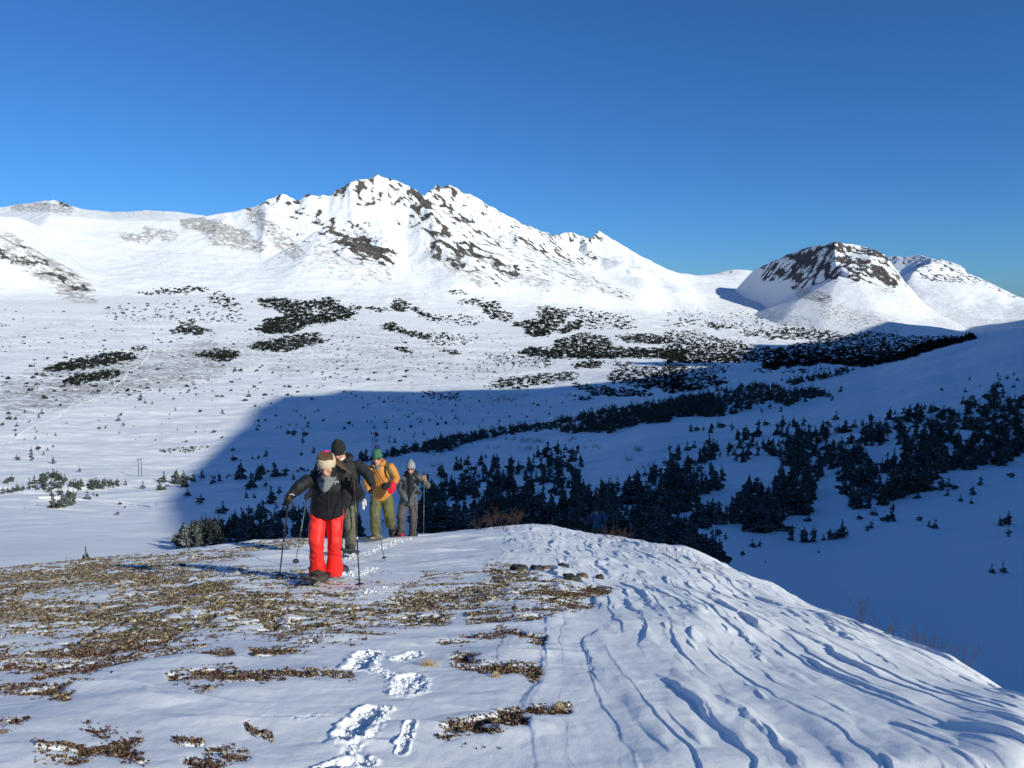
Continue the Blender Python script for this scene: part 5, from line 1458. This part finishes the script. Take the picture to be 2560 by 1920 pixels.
# small stitched emblem on the chest, pocket lines, zip
for (x0, y0, x1, y1) in ((655, 535, 655, 552), (664, 540, 678, 540), (664, 548, 678, 548), (685, 535, 685, 552), (692, 535, 701, 539), (703, 541, 701, 550), (692, 553, 700, 551), (662, 566, 676, 563)):
    a_, n1_ = hit(jk, *Z1(x0, y0), root); b_, n2_ = hit(jk, *Z1(x1, y1), root)
    if a_ and b_: Clay().tube([a_, b_], [.0022, .0022], None, 5).make('emblem', M_LOGO, root, remesh=False)
zp = [hit(jk, *Z1(612 - k * 1.0, 590 + k * 30), root, .002)[0] for k in range(10)]
zp = [p for p in zp if p]
if len(zp) > 3: Clay().tube(zp, [(.008, .003)] * len(zp), (1, 0, 0), 6).make('zip', M_DARKIN, root, remesh=False)
zp = [p for p in (hit(tr, *Z1(735 - k * 1.2, 890 + k * 14), root, .002)[0] for k in range(8)) if p]
if len(zp) > 3: Clay().tube(zp, [(.005, .003)] * len(zp), (1, 0, 0), 6).make('zip', M_DARKIN, root, remesh=False)
fR = Vector(gpz(*Z1(478, 1545))); fL = Vector(gpz(*Z1(672, 1478)))
slope = Vector((0, .26, 1)).normalized()
boot(root, J['ra'] + Vector((0, 0, .0)), fR + Vector((0, .10, .03)), (-.05, -1, .1), M_BOOT)
boot(root, J['la'], fL + Vector((0, .10, .05)), (.05, -1, .1), M_BOOT)
snowshoe(root, fR + Vector((0, .14, .03)), (-.10, -1, .10), Vector((0, -.1, 1)), .52, .215)
snowshoe(root, fL + Vector((.01, .16, .05)), (.14, -1, .12), Vector((0, -.12, 1)), .52, .205)
pole(jw(237, 668, -.36), bR, 'black trekking pole in the outstretched right glove of the woman in red trousers', basket=.045)
pole(jw(845, 495, -.30), bL, 'long black trekking pole planted beside the left foot of the woman in red', basket=.045)
# the white mitten liner dangling at her left elbow
c = Clay(); q = jw(938, 750, -.08)
c.tube([jw(948, 715, -.06), q, jw(938, 800, -.08)], [(.016, .013), (.024, .016), (.014, .012)], (1, 0, 0), 10); c.tube([jw(958, 720, -.08), jw(962, 768, -.1)], [.010, .009], None, 8)
c.make('mitten_liner', M_WHITEG, root, vox=.006, smooth=2)

# ---------------------------------------------------------------- the man behind her, in black
g2 = gpz(*Z1(815, 1250)); Y2 = float(g2[1])
def j2(x, y, dy=0): return at(*Z1(x, y), Y2 + dy)
J = dict(pelvis=j2(775, 770, .1), waist=j2(785, 660, .04), chest=j2(790, 470, -.1), neck=j2(748, 350, -.2), head=j2(708, 262, -.3),
         rs=j2(660, 430, -.15), re=j2(520, 560, -.2), rw=j2(430, 660, -.3), ls=j2(895, 390, -.1), le=j2(985, 480, -.2), lw=j2(1020, 570, -.32),
         rh=j2(715, 790, .1), rk=j2(695, 960, .1), ra=j2(690, 1150, .3), lh=j2(815, 790, .05), lk=j2(815, 960, -.12), la=j2(815, 1165, 0))
root, fr, jk, tr, body = build_person('man in a black beanie and black coat half hidden behind the woman in red trousers', g2, J, Vector((-.1, -.85, -.5)), M_BLACK2, M_OLIVE, None,
     ((.2, .15), (.185, .145), (.20, .15), (.09, .09)), .08, (.108, .095, .085, .08), .013, fold=.008, headscale=1.08, hood=True, hemdrop=.08)
hatcap(root, fr, M_BLKK, 1.12, .15, low=.03)
for wr, gp, ax, out in ((J['lw'], j2(1030, 595, -.36), Vector((-.25, 0, 1)), Vector((-.2, .6, .3))), (J['rw'], j2(408, 690, -.34), Vector((.1, 0, 1)), Vector((.4, .6, .3)))):
    g = Clay(); add_hand(g, wr, gp, ax, out, 1.15); g.make('glove', M_GLOVE, root, vox=.007, smooth=2)
c = Clay(); c.tube([j2(742, 320, -.3), j2(726, 340, -.36)], [(.03, .008), (.02, .008)], (1, 0, 0), 8); c.make('scarf', M_WHITEG, root, remesh=False)
fL = Vector(gpz(*Z1(808, 1262))); fR = Vector(gpz(*Z1(690, 1240)))
for an, ft in ((J['la'], fL), (J['ra'], fR)):
    boot(root, an, ft + Vector((0, .12, .05)), (0, -1, .05), M_BOOT, 1.1)
    snowshoe(root, ft + Vector((0, .16, .01)), (0, -1, .2), slope, .58, .22)
pole(j2(1012, 560, -.36), gpz(*Z1(1137, 1292)), 'grey trekking pole slanting across the legs of the man in the ochre jacket', M_POLEG, basket=.035)
pole(j2(410, 650, -.34), gpz(*Z1(296, 1318)), 'thin grey trekking pole of the black-clad man, beyond the outstretched black pole', M_POLEG, basket=.045)

# ---------------------------------------------------------------- the man in the ochre jacket
g3 = gpz(*Z1(1060, 1110)); Y3 = float(g3[1])
def j3(x, y, dy=0): return at(*Z1(x, y), Y3 + dy)
J = dict(pelvis=j3(1108, 690, .05), waist=j3(1108, 610, 0), chest=j3(1098, 480, -.08), neck=j3(1078, 385, -.12), head=j3(1066, 322, -.2),
         rs=j3(1000, 430, -.08), re=j3(962, 540, -.1), rw=j3(985, 620, -.3), ls=j3(1200, 405, -.08), le=j3(1250, 510, -.1), lw=j3(1222, 565, -.3),
         rh=j3(1060, 700, .05), rk=j3(1045, 860, -.15), ra=j3(1052, 1025, -.05), lh=j3(1160, 695, .05), lk=j3(1182, 860, -.08), la=j3(1190, 955, .22))
root, fr, jk, tr, body = build_person('man in an ochre jacket and olive trousers, with a green pompom beanie and sunglasses', g3, J, Vector((-.02, -1, -.12)), M_OCHRE, M_OLIVE2, None,
     ((.205, .15), (.20, .15), (.20, .15), (.10, .10)), .08, (.122, .108, .10, .092), .014, fold=.009, headscale=1.08, glasses=True, hemdrop=.02)
hatcap(root, fr, M_GREENK, 1.12, .15, low=.035)
hc, hr, hf, hu = fr
Clay().ball(hc + hu * .235 - hr * .02, .045).make('pompom', M_NAVY, root, vox=.009, fold=.008, fscale=40)
c = Clay(); c.tube([j3(1077, 412, -.14), j3(1072, 390, -.16)], [(.09, .085), (.080, .082)], (1, 0, 0), 14); c.make('neck_warmer', M_GAITER, root, vox=.012)
c = Clay(); c.tube([j3(1165, 385, -.2), j3(1172, 430, -.26), j3(1188, 480, -.27), j3(1208, 510, -.2)], [(.035, .014)] * 4, (1, 0, 0), 8); c.make('pack_strap', M_PACK, root, vox=.01)
c = Clay(); c.tube([j3(1050, 420, -.26), j3(1090, 490, -.27), j3(1140, 560, -.28)], [(.008, .004)] * 3, (1, 0, 0), 6); c.make('camera_strap', M_DARKIN, root, remesh=False)
g = Clay(); q = j3(1210, 575, -.34)                     # red mitten with its thumb
g.tube([J['lw'], j3(1215, 560, -.33), j3(1205, 600, -.36), j3(1198, 640, -.37)], [(.062, .05), (.07, .055), (.08, .06), (.06, .045)], (1, 0, 0), 12)
g.tube([j3(1180, 590, -.37), j3(1165, 625, -.4)], [.028, .022], None, 8); g.make('mitten', M_REDM, root, vox=.01, smooth=3, fold=.004)
g = Clay(); add_hand(g, J['rw'], j3(1010, 640, -.36), Vector((-.1, 0, 1)), Vector((-.6, .3, 0)), 1.15); g.make('glove', M_GLOVE, root, vox=.008, smooth=2)
cm = empty('camera_bag', j3(1158, 585, -.36))
c = Clay(); q = cm.location
c.tube([q - Vector((.07, 0, 0)), q + Vector((.06, 0, 0))], [(.07, .05), (.075, .055)], (0, 0, 1), 12); c.make('bag_body', M_DARKIN, cm, vox=.01, fold=.003)
c = Clay(); c.tube([q + Vector((-.03, -.05, .02)), q + Vector((-.03, -.10, .015))], [.035, .033], (1, 0, 0), 14); c.make('lens', M_LENS, cm, remesh=False)
tag(cm, 'black camera bag held against the ochre jacket by the red mitten', 'camera bag')
c = Clay(); c.tube([j3(1110, 380, .14), j3(1105, 470, .16), j3(1108, 570, .12)], [(.13, .08), (.16, .11), (.15, .10)], (1, 0, 0), 12)
pk = empty('backpack', j3(1108, 570, .12)); c.make('pack_body', M_PACK, pk, vox=.016, fold=.006); tag(pk, 'dark green backpack carried by the man in the ochre jacket', 'backpack')
fR = Vector(gpz(*Z1(1035, 1108))); fL = Vector(gpz(*Z1(1195, 1062)))
boot(root, J['ra'], fR + Vector((.05, .05, .05)), (-.75, -.6, .05), M_BOOTT, 1.15)
snowshoe(root, fR + Vector((-.02, .06, .01)), (-.9, -.45, .02), slope, .66, .22, bind=M_BOOTT)
boot(root, J['la'], fL + Vector((.05, .12, .08)), (.15, -1, -.35), M_BOOT, 1.15)
snowshoe(root, fL + Vector((.04, .2, .05)), (.25, -1, -.3), Vector((0, -.2, 1)), .62, .22, bind=M_REDG)
pole(j3(1122, 915, .1), gpz(*Z1(1098, 1062)), 'short visible length of thin trekking pole between the legs of the man in ochre', M_POLEG, basket=0, grip=.05)

# ---------------------------------------------------------------- the man in grey
g4 = gpz(*Z1(1345, 1052)); Y4 = float(g4[1]) if g4 is not None else 17.0
Y4 = min(max(Y4, 15.5), 17.5)
def j4(x, y, dy=0): return at(*Z1(x, y), Y4 + dy)
J = dict(pelvis=j4(1362, 735, .05), waist=j4(1368, 660, 0), chest=j4(1385, 560, -.05), neck=j4(1388, 475, -.06), head=j4(1384, 424, -.12),
         rs=j4(1312, 510, -.05), re=j4(1282, 610, .02), rw=j4(1318, 680, -.15), ls=j4(1462, 500, -.05), le=j4(1548, 585, -.08), lw=j4(1515, 545, -.28),
         rh=j4(1318, 745, .05), rk=j4(1290, 880, -.1), ra=j4(1292, 1000, .0), lh=j4(1405, 745, .05), lk=j4(1410, 885, -.02), la=j4(1400, 1030, .1))
h4 = lambda b: add_hand(b, J['lw'], j4(1510, 512, -.34), Vector((0, 0, 1)), Vector((.5, .5, 0)), 1.2)
root, fr, jk, tr, body = build_person('bearded man in an open grey jacket and light grey beanie, last on the crest', (*(j4(1350, 1060)),), J, Vector((.02, -1, -.05)), M_GREYJ, M_GREYT, None,
     ((.20, .15), (.19, .145), (.185, .14), (.095, .095)), .078, (.105, .09, .082, .075), .015, fold=.009, headscale=1.06, glasses=True, hemdrop=.03, hands={'l': h4}, hoodmat=M_DARKIN)
hatcap(root, fr, M_GREYK, 1.1, .13, low=.04)
hc, hr, hf, hu = fr
c = Clay(); c.tube([hc + hf * .05 - hu * .07 - hr * .05, hc + hf * .075 - hu * .11, hc + hf * .05 - hu * .07 + hr * .05], [.028, .034, .028], hu, 8); c.make('beard', M_HAIR, root, vox=.01, fold=.004, fscale=40)
c = Clay(); c.tube([j4(1388, 480, -.2), j4(1392, 560, -.22), j4(1376, 660, -.2)], [(.05, .02), (.075, .03), (.03, .02)], (1, 0, 0), 10); c.make('dark_shirt', M_DARKIN, root, vox=.012)
c = Clay(); c.tube([j4(1445, 590, -.2), j4(1400, 690, -.2), j4(1372, 755, -.18)], [(.05, .02), (.06, .02), (.03, .015)], (1, 0, 0), 10); c.make('jacket_flap', M_GREYJ, root, vox=.012, fold=.006)
c = Clay(); c.tube([J['rw'], j4(1340, 715, -.2)], [.045, .05], None, 10); c.make('pocket', M_GREYJ, root, vox=.012)
Clay().tube([j4(1440, 640, -.22), j4(1470, 655, -.2)], [(.05, .03), (.045, .03)], (0, 0, 1), 10).make('hip_pouch', M_DARKIN, root, vox=.012)
for an, ft in ((J['ra'], j4(1285, 1035, -.05)), (J['la'], j4(1402, 1050, .05))):
    boot(root, an, ft, (-.1, -1, 0), M_BOOT, 1.1)
snowshoe(root, j4(1275, 1040, .05), (.35, -1, -.2), UP, .6, .22, bind=M_REDG, deck=M_REDG)
snowshoe(root, j4(1402, 1064, .1), (0, -1, -.1), UP, .6, .22)
pole(j4(1510, 458, -.34), j4(1505, 1035, -.2), 'dark trekking pole held upright in the bare hand of the man in grey', M_POLEG, basket=0)

# ---------------------------------------------------------------- the far hiker below the crest
Y5 = 27.5
def j5(x, y, dy=0): return at(*Z5(x, y), Y5 + dy)
J = dict(pelvis=j5(935, 1050, .05), waist=j5(930, 930, 0), chest=j5(900, 770, -.12), neck=j5(880, 655, -.16), head=j5(872, 575, -.22),
         rs=j5(745, 700, -.1), re=j5(655, 830, -.1), rw=j5(585, 775, -.3), ls=j5(1055, 690, -.1), le=j5(1150, 835, -.05), lw=j5(1080, 890, -.25),
         rh=j5(860, 1090, .05), rk=j5(800, 1290, -.15), ra=j5(790, 1520, 0), lh=j5(1000, 1090, .05), lk=j5(1010, 1300, 0), la=j5(1000, 1540, .1))
g5 = Vector(gpt(*Z5(900, 1250)) if False else j5(900, 1640, .05))
root, fr, jk, tr, body = build_person('far hiker in a blue hooded jacket in the shade below the crest', g5, J, Vector((-.1, -1, -.15)), M_BLUEJ, M_BROWNT, None,
     ((.19, .15), (.185, .145), (.19, .14), (.10, .10)), .08, (.11, .09, .085, .08), .018, fold=.008, headscale=1.1, glasses=True, hemdrop=.05, bodyvox=.014)
hatcap(root, fr, M_BRNK, 1.12, .13)
for wr, gp in ((J['lw'], j5(1055, 900, -.3)), (J['rw'], j5(560, 755, -.34))):
    g = Clay(); add_hand(g, wr, gp, UP, Vector((0, .8, .3)), 1.15); g.make('glove', M_GLOVE, root, vox=.009, smooth=2)
for an, k in ((J['ra'], 0), (J['la'], 0)):
    ft = an + Vector((0, -.02, -.10)); boot(root, an, ft, (0, -1, 0), M_BOOT, 1.1); snowshoe(root, ft + Vector((0, .05, -.02)), (0, -1, 0), UP)
pole(j5(562, 725, -.34), j5(495, 1560, -.3), 'thin trekking pole of the far hiker, away from the red-brown shrub', M_POLEG, basket=0)
pole(j5(1058, 870, -.3), j5(1070, 1600, -.3), 'thin trekking pole of the far hiker, close beside the red-brown shrub', M_POLEG, basket=0)
# ================================================================== SMALL THINGS ON THE RIDGE
random.seed(99)
def ico(sub):
    bm = bmesh.new(); bmesh.ops.create_icosphere(bm, subdivisions=sub, radius=1)
    v = np.array([q.co[:] for q in bm.verts]); f = np.array([[q.index for q in p.verts] for p in bm.faces]); bm.free(); return v, f
IV, IF = ico(1)

def tone_material(name, cols, rough=.85, scale=60):
    m, nt, b = nmat(name)
    t = attr(nt, 'tone')
    cr = N(nt, 'ShaderNodeValToRGB'); cr.color_ramp.interpolation = 'LINEAR'
    els = cr.color_ramp.elements
    while len(els) < len(cols): els.new(.5)
    for i, (p, c) in enumerate(cols): els[i].position = p; els[i].color = (*c, 1)
    nt.links.new(t, cr.inputs[0])
    tc = N(nt, 'ShaderNodeTexCoord')
    nz = noise_(nt, tc.outputs['Object'], scale, 3, .6)
    mx = mixc(nt, math_(nt, 'MULTIPLY', ramp01(nt, nz, .45, .7), .45), cr.outputs[0], (.05, .042, .034))
    nt.links.new(mx, b.inputs['Base Color'])
    b.inputs['Roughness'].default_value = rough; b.inputs['Specular IOR Level'].default_value = .15
    return m
M_GRAV = tone_material('gravel', [(0, (.06, .048, .035)), (.3, (.19, .15, .085)), (.6, (.35, .275, .16)), (.85, (.28, .24, .17)), (1, (.58, .49, .35))])
M_LEAF = tone_material('tundra_leaves', [(0, (.03, .02, .015)), (.3, (.085, .036, .028)), (.55, (.13, .07, .045)), (.75, (.20, .15, .085)), (1, (.36, .28, .17))], .8, 90)
M_ROCK = simple('dark_rock', (.04, .04, .036), .85, .6, 14, .5, 40)
M_ROCKB = simple('brown_rock', (.13, .09, .065), .85, .4, 14, .5, 40)

cell = (rG ** 2) * np.ones_like(XG)
def scatter(weight, n):
    w = weight.ravel(); c = np.cumsum(w); i = np.searchsorted(c, RNG.random(n) * c[-1])
    i = np.minimum(i, len(w) - 1)
    a, b = i // XG.shape[1], i % XG.shape[1]
    t = THF[a] + (RNG.random(n) - .5) * (THF[1] - THF[0]); r = np.exp(LRFg[b] + (RNG.random(n) - .5) * (LRFg[1] - LRFg[0]))
    x, y = r * np.sin(t), r * np.cos(t)
    return x, y, zridge(x, y), bare.ravel()[i], r

def rot_rand(n, tilt=.5):
    a = RNG.uniform(0, 2 * np.pi, n); b = RNG.normal(0, tilt, n); c = RNG.normal(0, tilt, n)
    ca, sa, cb, sb, cc, sc = np.cos(a), np.sin(a), np.cos(b), np.sin(b), np.cos(c), np.sin(c)
    Rz = np.stack([np.stack([ca, -sa, 0 * a], -1), np.stack([sa, ca, 0 * a], -1), np.stack([0 * a, 0 * a, 1 + 0 * a], -1)], 1)
    Rx = np.stack([np.stack([1 + 0 * b, 0 * b, 0 * b], -1), np.stack([0 * b, cb, -sb], -1), np.stack([0 * b, sb, cb], -1)], 1)
    Ry = np.stack([np.stack([cc, 0 * c, sc], -1), np.stack([0 * c, 1 + 0 * c, 0 * c], -1), np.stack([-sc, 0 * c, cc], -1)], 1)
    return Rx @ Ry @ Rz

def many(name, pv, pf, x, y, z, sx, sy, sz, mat, tone, tilt=.5, jitter=.25, label='', cat=''):
    n = len(x)
    V = pv[None] * np.stack([sx, sy, sz], 1)[:, None, :]
    if jitter: V = V * (1 + jitter * RNG.uniform(-1, 1, (n, len(pv), 1)))
    V = np.einsum('nij,nkj->nki', rot_rand(n, tilt), V) + np.stack([x, y, z], 1)[:, None, :]
    Fq = (pf[None] + (np.arange(n) * len(pv))[:, None, None]).reshape(-1, pf.shape[1])
    o = mesh_np(name, V.reshape(-1, 3), Fq, mat, attrs={'tone': np.repeat(tone, len(pv))})
    tag(o, label, cat, kind='stuff'); return o

visible = (pyg < 1960) & (pxg > -120) & (pxg < 2680) & (rG < 19)
gravel_zone = sstep(1640, 1560, pyg + .06 * (pxg - 300)) * sstep(1560, 1250, pxg) + .15
wgt = cell * sstep(.25, .5, bare) * visible * rG ** -.9
x, y, z, bb, r = scatter(wgt * gravel_zone, 36000)
s = np.clip(RNG.lognormal(-4.75, .5, len(x)), .004, .04) * (.75 + .035 * r)
tn = RNG.random(len(x)) ** 1.0
many('gravel', IV, IF, x, y, z + s * .12, s, s * RNG.uniform(.6, 1, len(x)), s * RNG.uniform(.2, .5, len(x)), M_GRAV, tn, .4, .28, 'tan gravel blown free of snow across the left of the foreground ridge', 'gravel')
# tundra leaves: folded little blades standing a few centimetres
LV = np.array([(-.5, 0, 0), (.5, 0, 0), (.6, .25, .5), (-.6, .25, .5), (.25, .1, 1.0), (-.25, .1, 1.0)])
LF = np.array([(0, 1, 2, 3), (3, 2, 4, 5)])
lz = sstep(.05, .7, bare)
x, y, z, bb, r = scatter(cell * lz * visible * rG ** -1.0 * (1.15 - .95 * np.clip(gravel_zone, 0, 1)), 70000)
s = RNG.uniform(.006, .016, len(x)) * (.8 + .05 * r)
clump = np.clip(.5 + .9 * fbm(x / .5, y / .35, 3, 230), 0, 1)
tn = np.clip(RNG.normal(.5, .24, len(x)) + .3 * (clump - .5), 0, 1)
many('tundra_plants', LV, LF, x, y, z - .002, s * .8, s, s * RNG.uniform(.35, 1.15, len(x)), M_LEAF, tn, .7, .2, 'matted reddish-brown tundra leaves and straw poking through the thin snow', 'tundra plants')
# broken snow along the tracks
M_CHUNK = simple('snow_clod', SNOW, .7, .03, 20, .3, 60)
x, y, z, bb, r = scatter(cell * sstep(.55, .95, churn) * visible * rG ** -1.6, 1500)
s = np.clip(RNG.lognormal(-5.3, .55, len(x)), .002, .022) * (.7 + .05 * r)
many('snow_clods', IV, IF, x, y, z + s * .2, s, s * RNG.uniform(.6, 1, len(x)), s * RNG.uniform(.5, .9, len(x)), M_CHUNK, s * 0, .8, .3, 'broken clods of snow kicked up along the snowshoe track', 'snow')

def rock(px, py, wpx, hpx, label, mat, seed, depth=.8):
    g = gpz(px, py); d = math.hypot(g[0], g[1])
    w = wpx * d / F / 2; h = hpx * d / F
    v, f = ico(3)
    n = v.copy()
    sd = Vector((seed * 3.3, seed, 1.0))
    k = np.array([mnoise.fractal(Vector(q) * 1.3 + sd, .8, 2.1, 5) for q in v])
    c = np.array([mnoise.cell(Vector(q) * 2.1 + sd) for q in v])
    n = v * (1 + .5 * k + .28 * c)[:, None]
    n = np.sign(n) * np.abs(n) ** .85
    n = n * np.array((w, w * depth, h * .95)); n[:, 2] = np.maximum(n[:, 2], -h * .5)
    o = mesh_np('rock', n, f, mat, False); o.location = (g[0], g[1], float(zridge(g[0], g[1])) + h * .08)
    tag(o, label, 'rock', 'rocks on the ridge'); return o
Z8 = lambda x, y: (1180 + x / 5.82, 1380 + y / 5.82)
for i, (x, y, w, h, lb) in enumerate([(680, 285, 250, 85, 'broad dark low rock at the left end of the row above the gravel'), (930, 262, 215, 62, 'pointed dark rock between the broad dark one and the flat brown rock'), (1095, 238, 150, 42, 'flat brown rock right of the pointed dark rock'), (1325, 232, 170, 44, 'thin slab of rock at the right end of the row, a shadow on its left'),
                                      (1440, 440, 250, 70, 'dark wedge of rock sunk in the snow at the right edge of the gravel'), (1600, 405, 190, 48, 'brown-topped rock touching the dark wedge of rock'), (1860, 385, 120, 62, 'small dark rock alone farthest out on the clean snow')]):
    rock(*Z8(x, y), w / 5.82, h / 5.82, lb, M_ROCKB if i in (2, 5) else M_ROCK, i + 1)
for i, (x, y, w, h, lb) in enumerate([(1120, 1280, 40, 20, 'brown stone on the snow left of the walking woman, the farther of two'), (1142, 1316, 44, 26, 'brown stone with a pale top, nearer of two left of the walking woman')]):
    sx_, sy_ = R5(x, y); rock(sx_, sy_, w * K4, h * K4, lb, M_ROCKB, i + 20)
for i, (x, y, w, h, lb) in enumerate([(110, 1450, 60, 26, 'pale flat stone among the gravel at the left edge of the picture'), (1370, 1130, 46, 18, 'tan stone on the gravelly rim behind the walkers, left of the poles')]):
    sx_, sy_ = R5(x, y); rock(sx_, sy_ + 2, w * K4, h * K4, lb, M_ROCKB, i + 30)

# ---- leafless shrubs on the crest
M_TWIGR = simple('red_twigs', (.095, .055, .042), .85, .35, 5, 0)
def shrub(px, py, hpx, wide, n, label, mat=M_TWIGR, seed=0, back=0, fork=3, group='leafless shrubs along the crest'):
    g = gpz(px, py)
    if back:
        t = math.atan2(g[0], g[1]); rr__ = math.hypot(g[0], g[1]) + back
        g = np.array((rr__ * math.sin(t), rr__ * math.cos(t), 0.0)); g[2] = float(zridge(g[0], g[1]))
    d = math.hypot(g[0], g[1]); h = hpx * d / F
    v, q = twigs(700 + seed, n, wide, 1.0, max(.004, .0011 * d / h * .34), fork)
    zmax = np.percentile(v[:, 2], 99); v = v / zmax * h
    o = mesh_np('bare_shrub', v, q, mat); o.location = g
    tag(o, label, 'shrub', group)
def r6b(x, y): return R6(x, y)
shrub(*R6(740, 1172), 38, .9, 10, 'low grey-brown leafless shrub at the left end of the crest brush, above the clean snow', seed=1)
shrub(*R6(860, 1165), 58, .8, 16, 'tallest reddish leafless shrub on top of the snowy crest', seed=2)
shrub(*R6(960, 1135), 36, .8, 11, 'dense short leafless shrub right against the tallest shrub on the crest', seed=3)
shrub(*R6(890, 1178), 14, .7, 4, 'little sprig in the snow in front of the tallest crest shrub', seed=4)
shrub(*R6(1530, 1222), 36, .9, 12, 'reddish leafless shrub just beside the far blue-jacketed hiker', seed=5)
shrub(*R6(1610, 1232), 34, .9, 11, 'leafless shrub second from the far hiker, on the rim', seed=6)
for i, (x, y, h, w) in enumerate([(1800, 1325, 26, .8), (1890, 1335, 30, .6), (1950, 1348, 34, .5), (2060, 1405, 32, .7), (2120, 1425, 22, .8), (2195, 1440, 24, .7)]):
    shrub(*R6(x, y), h, w, 3, ('thin twigs in the white snow bank, first from the blue-jacketed hiker', 'thin twigs second along the white snow bank', 'tallest bare twigs of the white snow bank', 'forked twigs at the foot of the white snow bank', 'low bent twigs beyond the forked ones on the rim', 'last small twigs on the rim beyond the snow bank')[i], M_TWIG, 10 + i, fork=2)
Z9 = lambda x, y: (1280 + x / 1.728, 1320 + y / 1.728)
for i, (x, y, h, w) in enumerate([(1510, 415, 100, .35), (1600, 455, 60, .8), (1715, 490, 62, .9), (1780, 515, 90, .5), (1850, 555, 44, .8), (1945, 600, 80, .7)]):
    shrub(*Z9(x, y + 16), (h + 24) / 1.728, w, 9, ('tall thin reddish shrub, farthest of those peeping over the right rim', 'wide low shrub peeping over the right rim beside the tall thin one', 'spreading shrub peeping over the right rim, middle of the row', 'upright dark-stemmed shrub peeping over the right rim', 'smallest shrub peeping over the right rim', 'nearest shrub peeping over the right rim')[i], seed=20 + i, back=.9, fork=2)

# ---- straw tufts
M_STRAW = simple('straw', (.46, .34, .18), .8, .3, 20, 0)
def tuft(px, py, hpx, n, label, seed):
    g = gpz(px, py); d = math.hypot(g[0], g[1]); h = hpx * d / F
    r_ = np.random.default_rng(seed); V, Q = [], []
    for k in range(n):
        a = r_.uniform(0, 6.28); x0, y0 = r_.normal(0, h * .5, 2); l = h * r_.uniform(.6, 1.2); b = r_.uniform(.3, 1.1); w = .0014
        o_ = len(V)
        for t in (0, .4, .75, 1):
            V += [(x0 + math.cos(a) * l * b * t * t - w, y0 + math.sin(a) * l * b * t * t, l * t - l * .25 * t * t), (x0 + math.cos(a) * l * b * t * t + w * (1 - t), y0 + math.sin(a) * l * b * t * t, l * t - l * .25 * t * t)]
        Q += [(o_ + 2 * i, o_ + 2 * i + 1, o_ + 2 * i + 3, o_ + 2 * i + 2) for i in range(3)]
    o = mesh_np('grass_tuft', np.array(V), np.array(Q), M_STRAW); o.location = (g[0], g[1], float(zridge(g[0], g[1])) - .005)
    tag(o, label, 'grass', 'dry grass tufts')
tuft(1072, 1668, 20, 120, 'dry straw tuft at the upper edge of the snowshoe track', 1)
tuft(1400, 1772, 16, 110, 'dry straw tuft at the right tip of the leafy patch beside the track', 2)
tuft(1240, 1695, 12, 90, 'dry straw tuft on the small mound right of the snowshoe track', 3)

# ---- two-legged utility poles down in the valley
M_WOOD = simple('weathered_wood', (.10, .085, .07), .85, .3, 4, .2)
for (bx, by, hpx, lb) in ((*R5(862, 714), 42, 'slim two-legged wooden utility pole on the sunlit flat near the creek bank'), (*R6(86, 668), 30, 'slim two-legged wooden utility pole in the shade above the green beanie')):
    g = ground_at(bx, by); d = math.hypot(g[0], g[1]); h = hpx * d / F
    o = empty('utility_pole', g)
    for sx_ in (-.5, .5):
        ob = Clay().tube([(g[0] + sx_, g[1], g[2] - .3), (g[0] + sx_, g[1], g[2] + h * .5), (g[0] + sx_, g[1], g[2] + h)], [.13, .115, .10], None, 8, dome=False).make('post', M_WOOD, o, remesh=False)
    Clay().tube([(g[0] - .8, g[1] - .12, g[2] + h * .93), (g[0], g[1] - .12, g[2] + h * .93), (g[0] + .8, g[1] - .12, g[2] + h * .93)], [.07, .07, .07], None, 6, dome=False).make('crossarm', M_WOOD, o, remesh=False)
    tag(o, lb, 'utility pole', 'utility poles')

# ---- packed tracks on the snow of the valley
def track(pts, wpx, name='trail'):
    P3 = [ground_at(*p) for p in pts]; P3 = [p for p in P3 if p is not None]
    # resample along the ground
    Q_ = []
    for a, b in zip(P3[:-1], P3[1:]):
        n = max(2, int(np.linalg.norm(b - a) / 12))
        for k in range(n):
            q = a + (b - a) * k / n
            q[0] += 1.2 * math.sin(len(Q_) * .55)
            Q_.append(np.array((q[0], q[1], zterr(q[0], q[1]))))
    V, Fc = [], []
    for i, q in enumerate(Q_):
        d = (Q_[min(i + 1, len(Q_) - 1)] - Q_[max(i - 1, 0)])[:2]; d /= np.hypot(*d) + 1e-9
        nrm = np.array((-d[1], d[0])); w = wpx * np.hypot(q[0], q[1]) / F
        for sgn in (-1, -.5, .5, 1):
            p = q[:2] + nrm * w * sgn
            V.append((p[0], p[1], zterr(*p) + (.06 if abs(sgn) == 1 else .45)))
        if i: Fc += [((i - 1) * 4 + k, (i - 1) * 4 + k + 1, i * 4 + k + 1, i * 4 + k) for k in range(3)]
    tag(mesh_np(name, np.array(V), np.array(Fc), M_CHUNK, True), kind='structure')
track([R5(*q) for q in [(-30, 520), (100, 460), (200, 410), (390, 318), (540, 258), (640, 225), (700, 180), (760, 110), (870, 30)]] + [R2(*q)[:2] for q in [(915, 1190), (945, 1120), (950, 1060), (930, 1020), (880, 970), (900, 930), (860, 900), (805, 845)]], 2.0)
track([R2(*q)[:2] for q in [(600, 715), (520, 660), (440, 600), (385, 535), (362, 512), (375, 492), (345, 455), (310, 415)]], 1.8)
track([R5(*q) for q in [(240, 852), (420, 856), (640, 872), (850, 890), (1050, 915)]], 1.0)
track([R2(*q)[:2] for q in [(265, 1080), (298, 1110), (290, 1160), (268, 1230)]], 1.2)
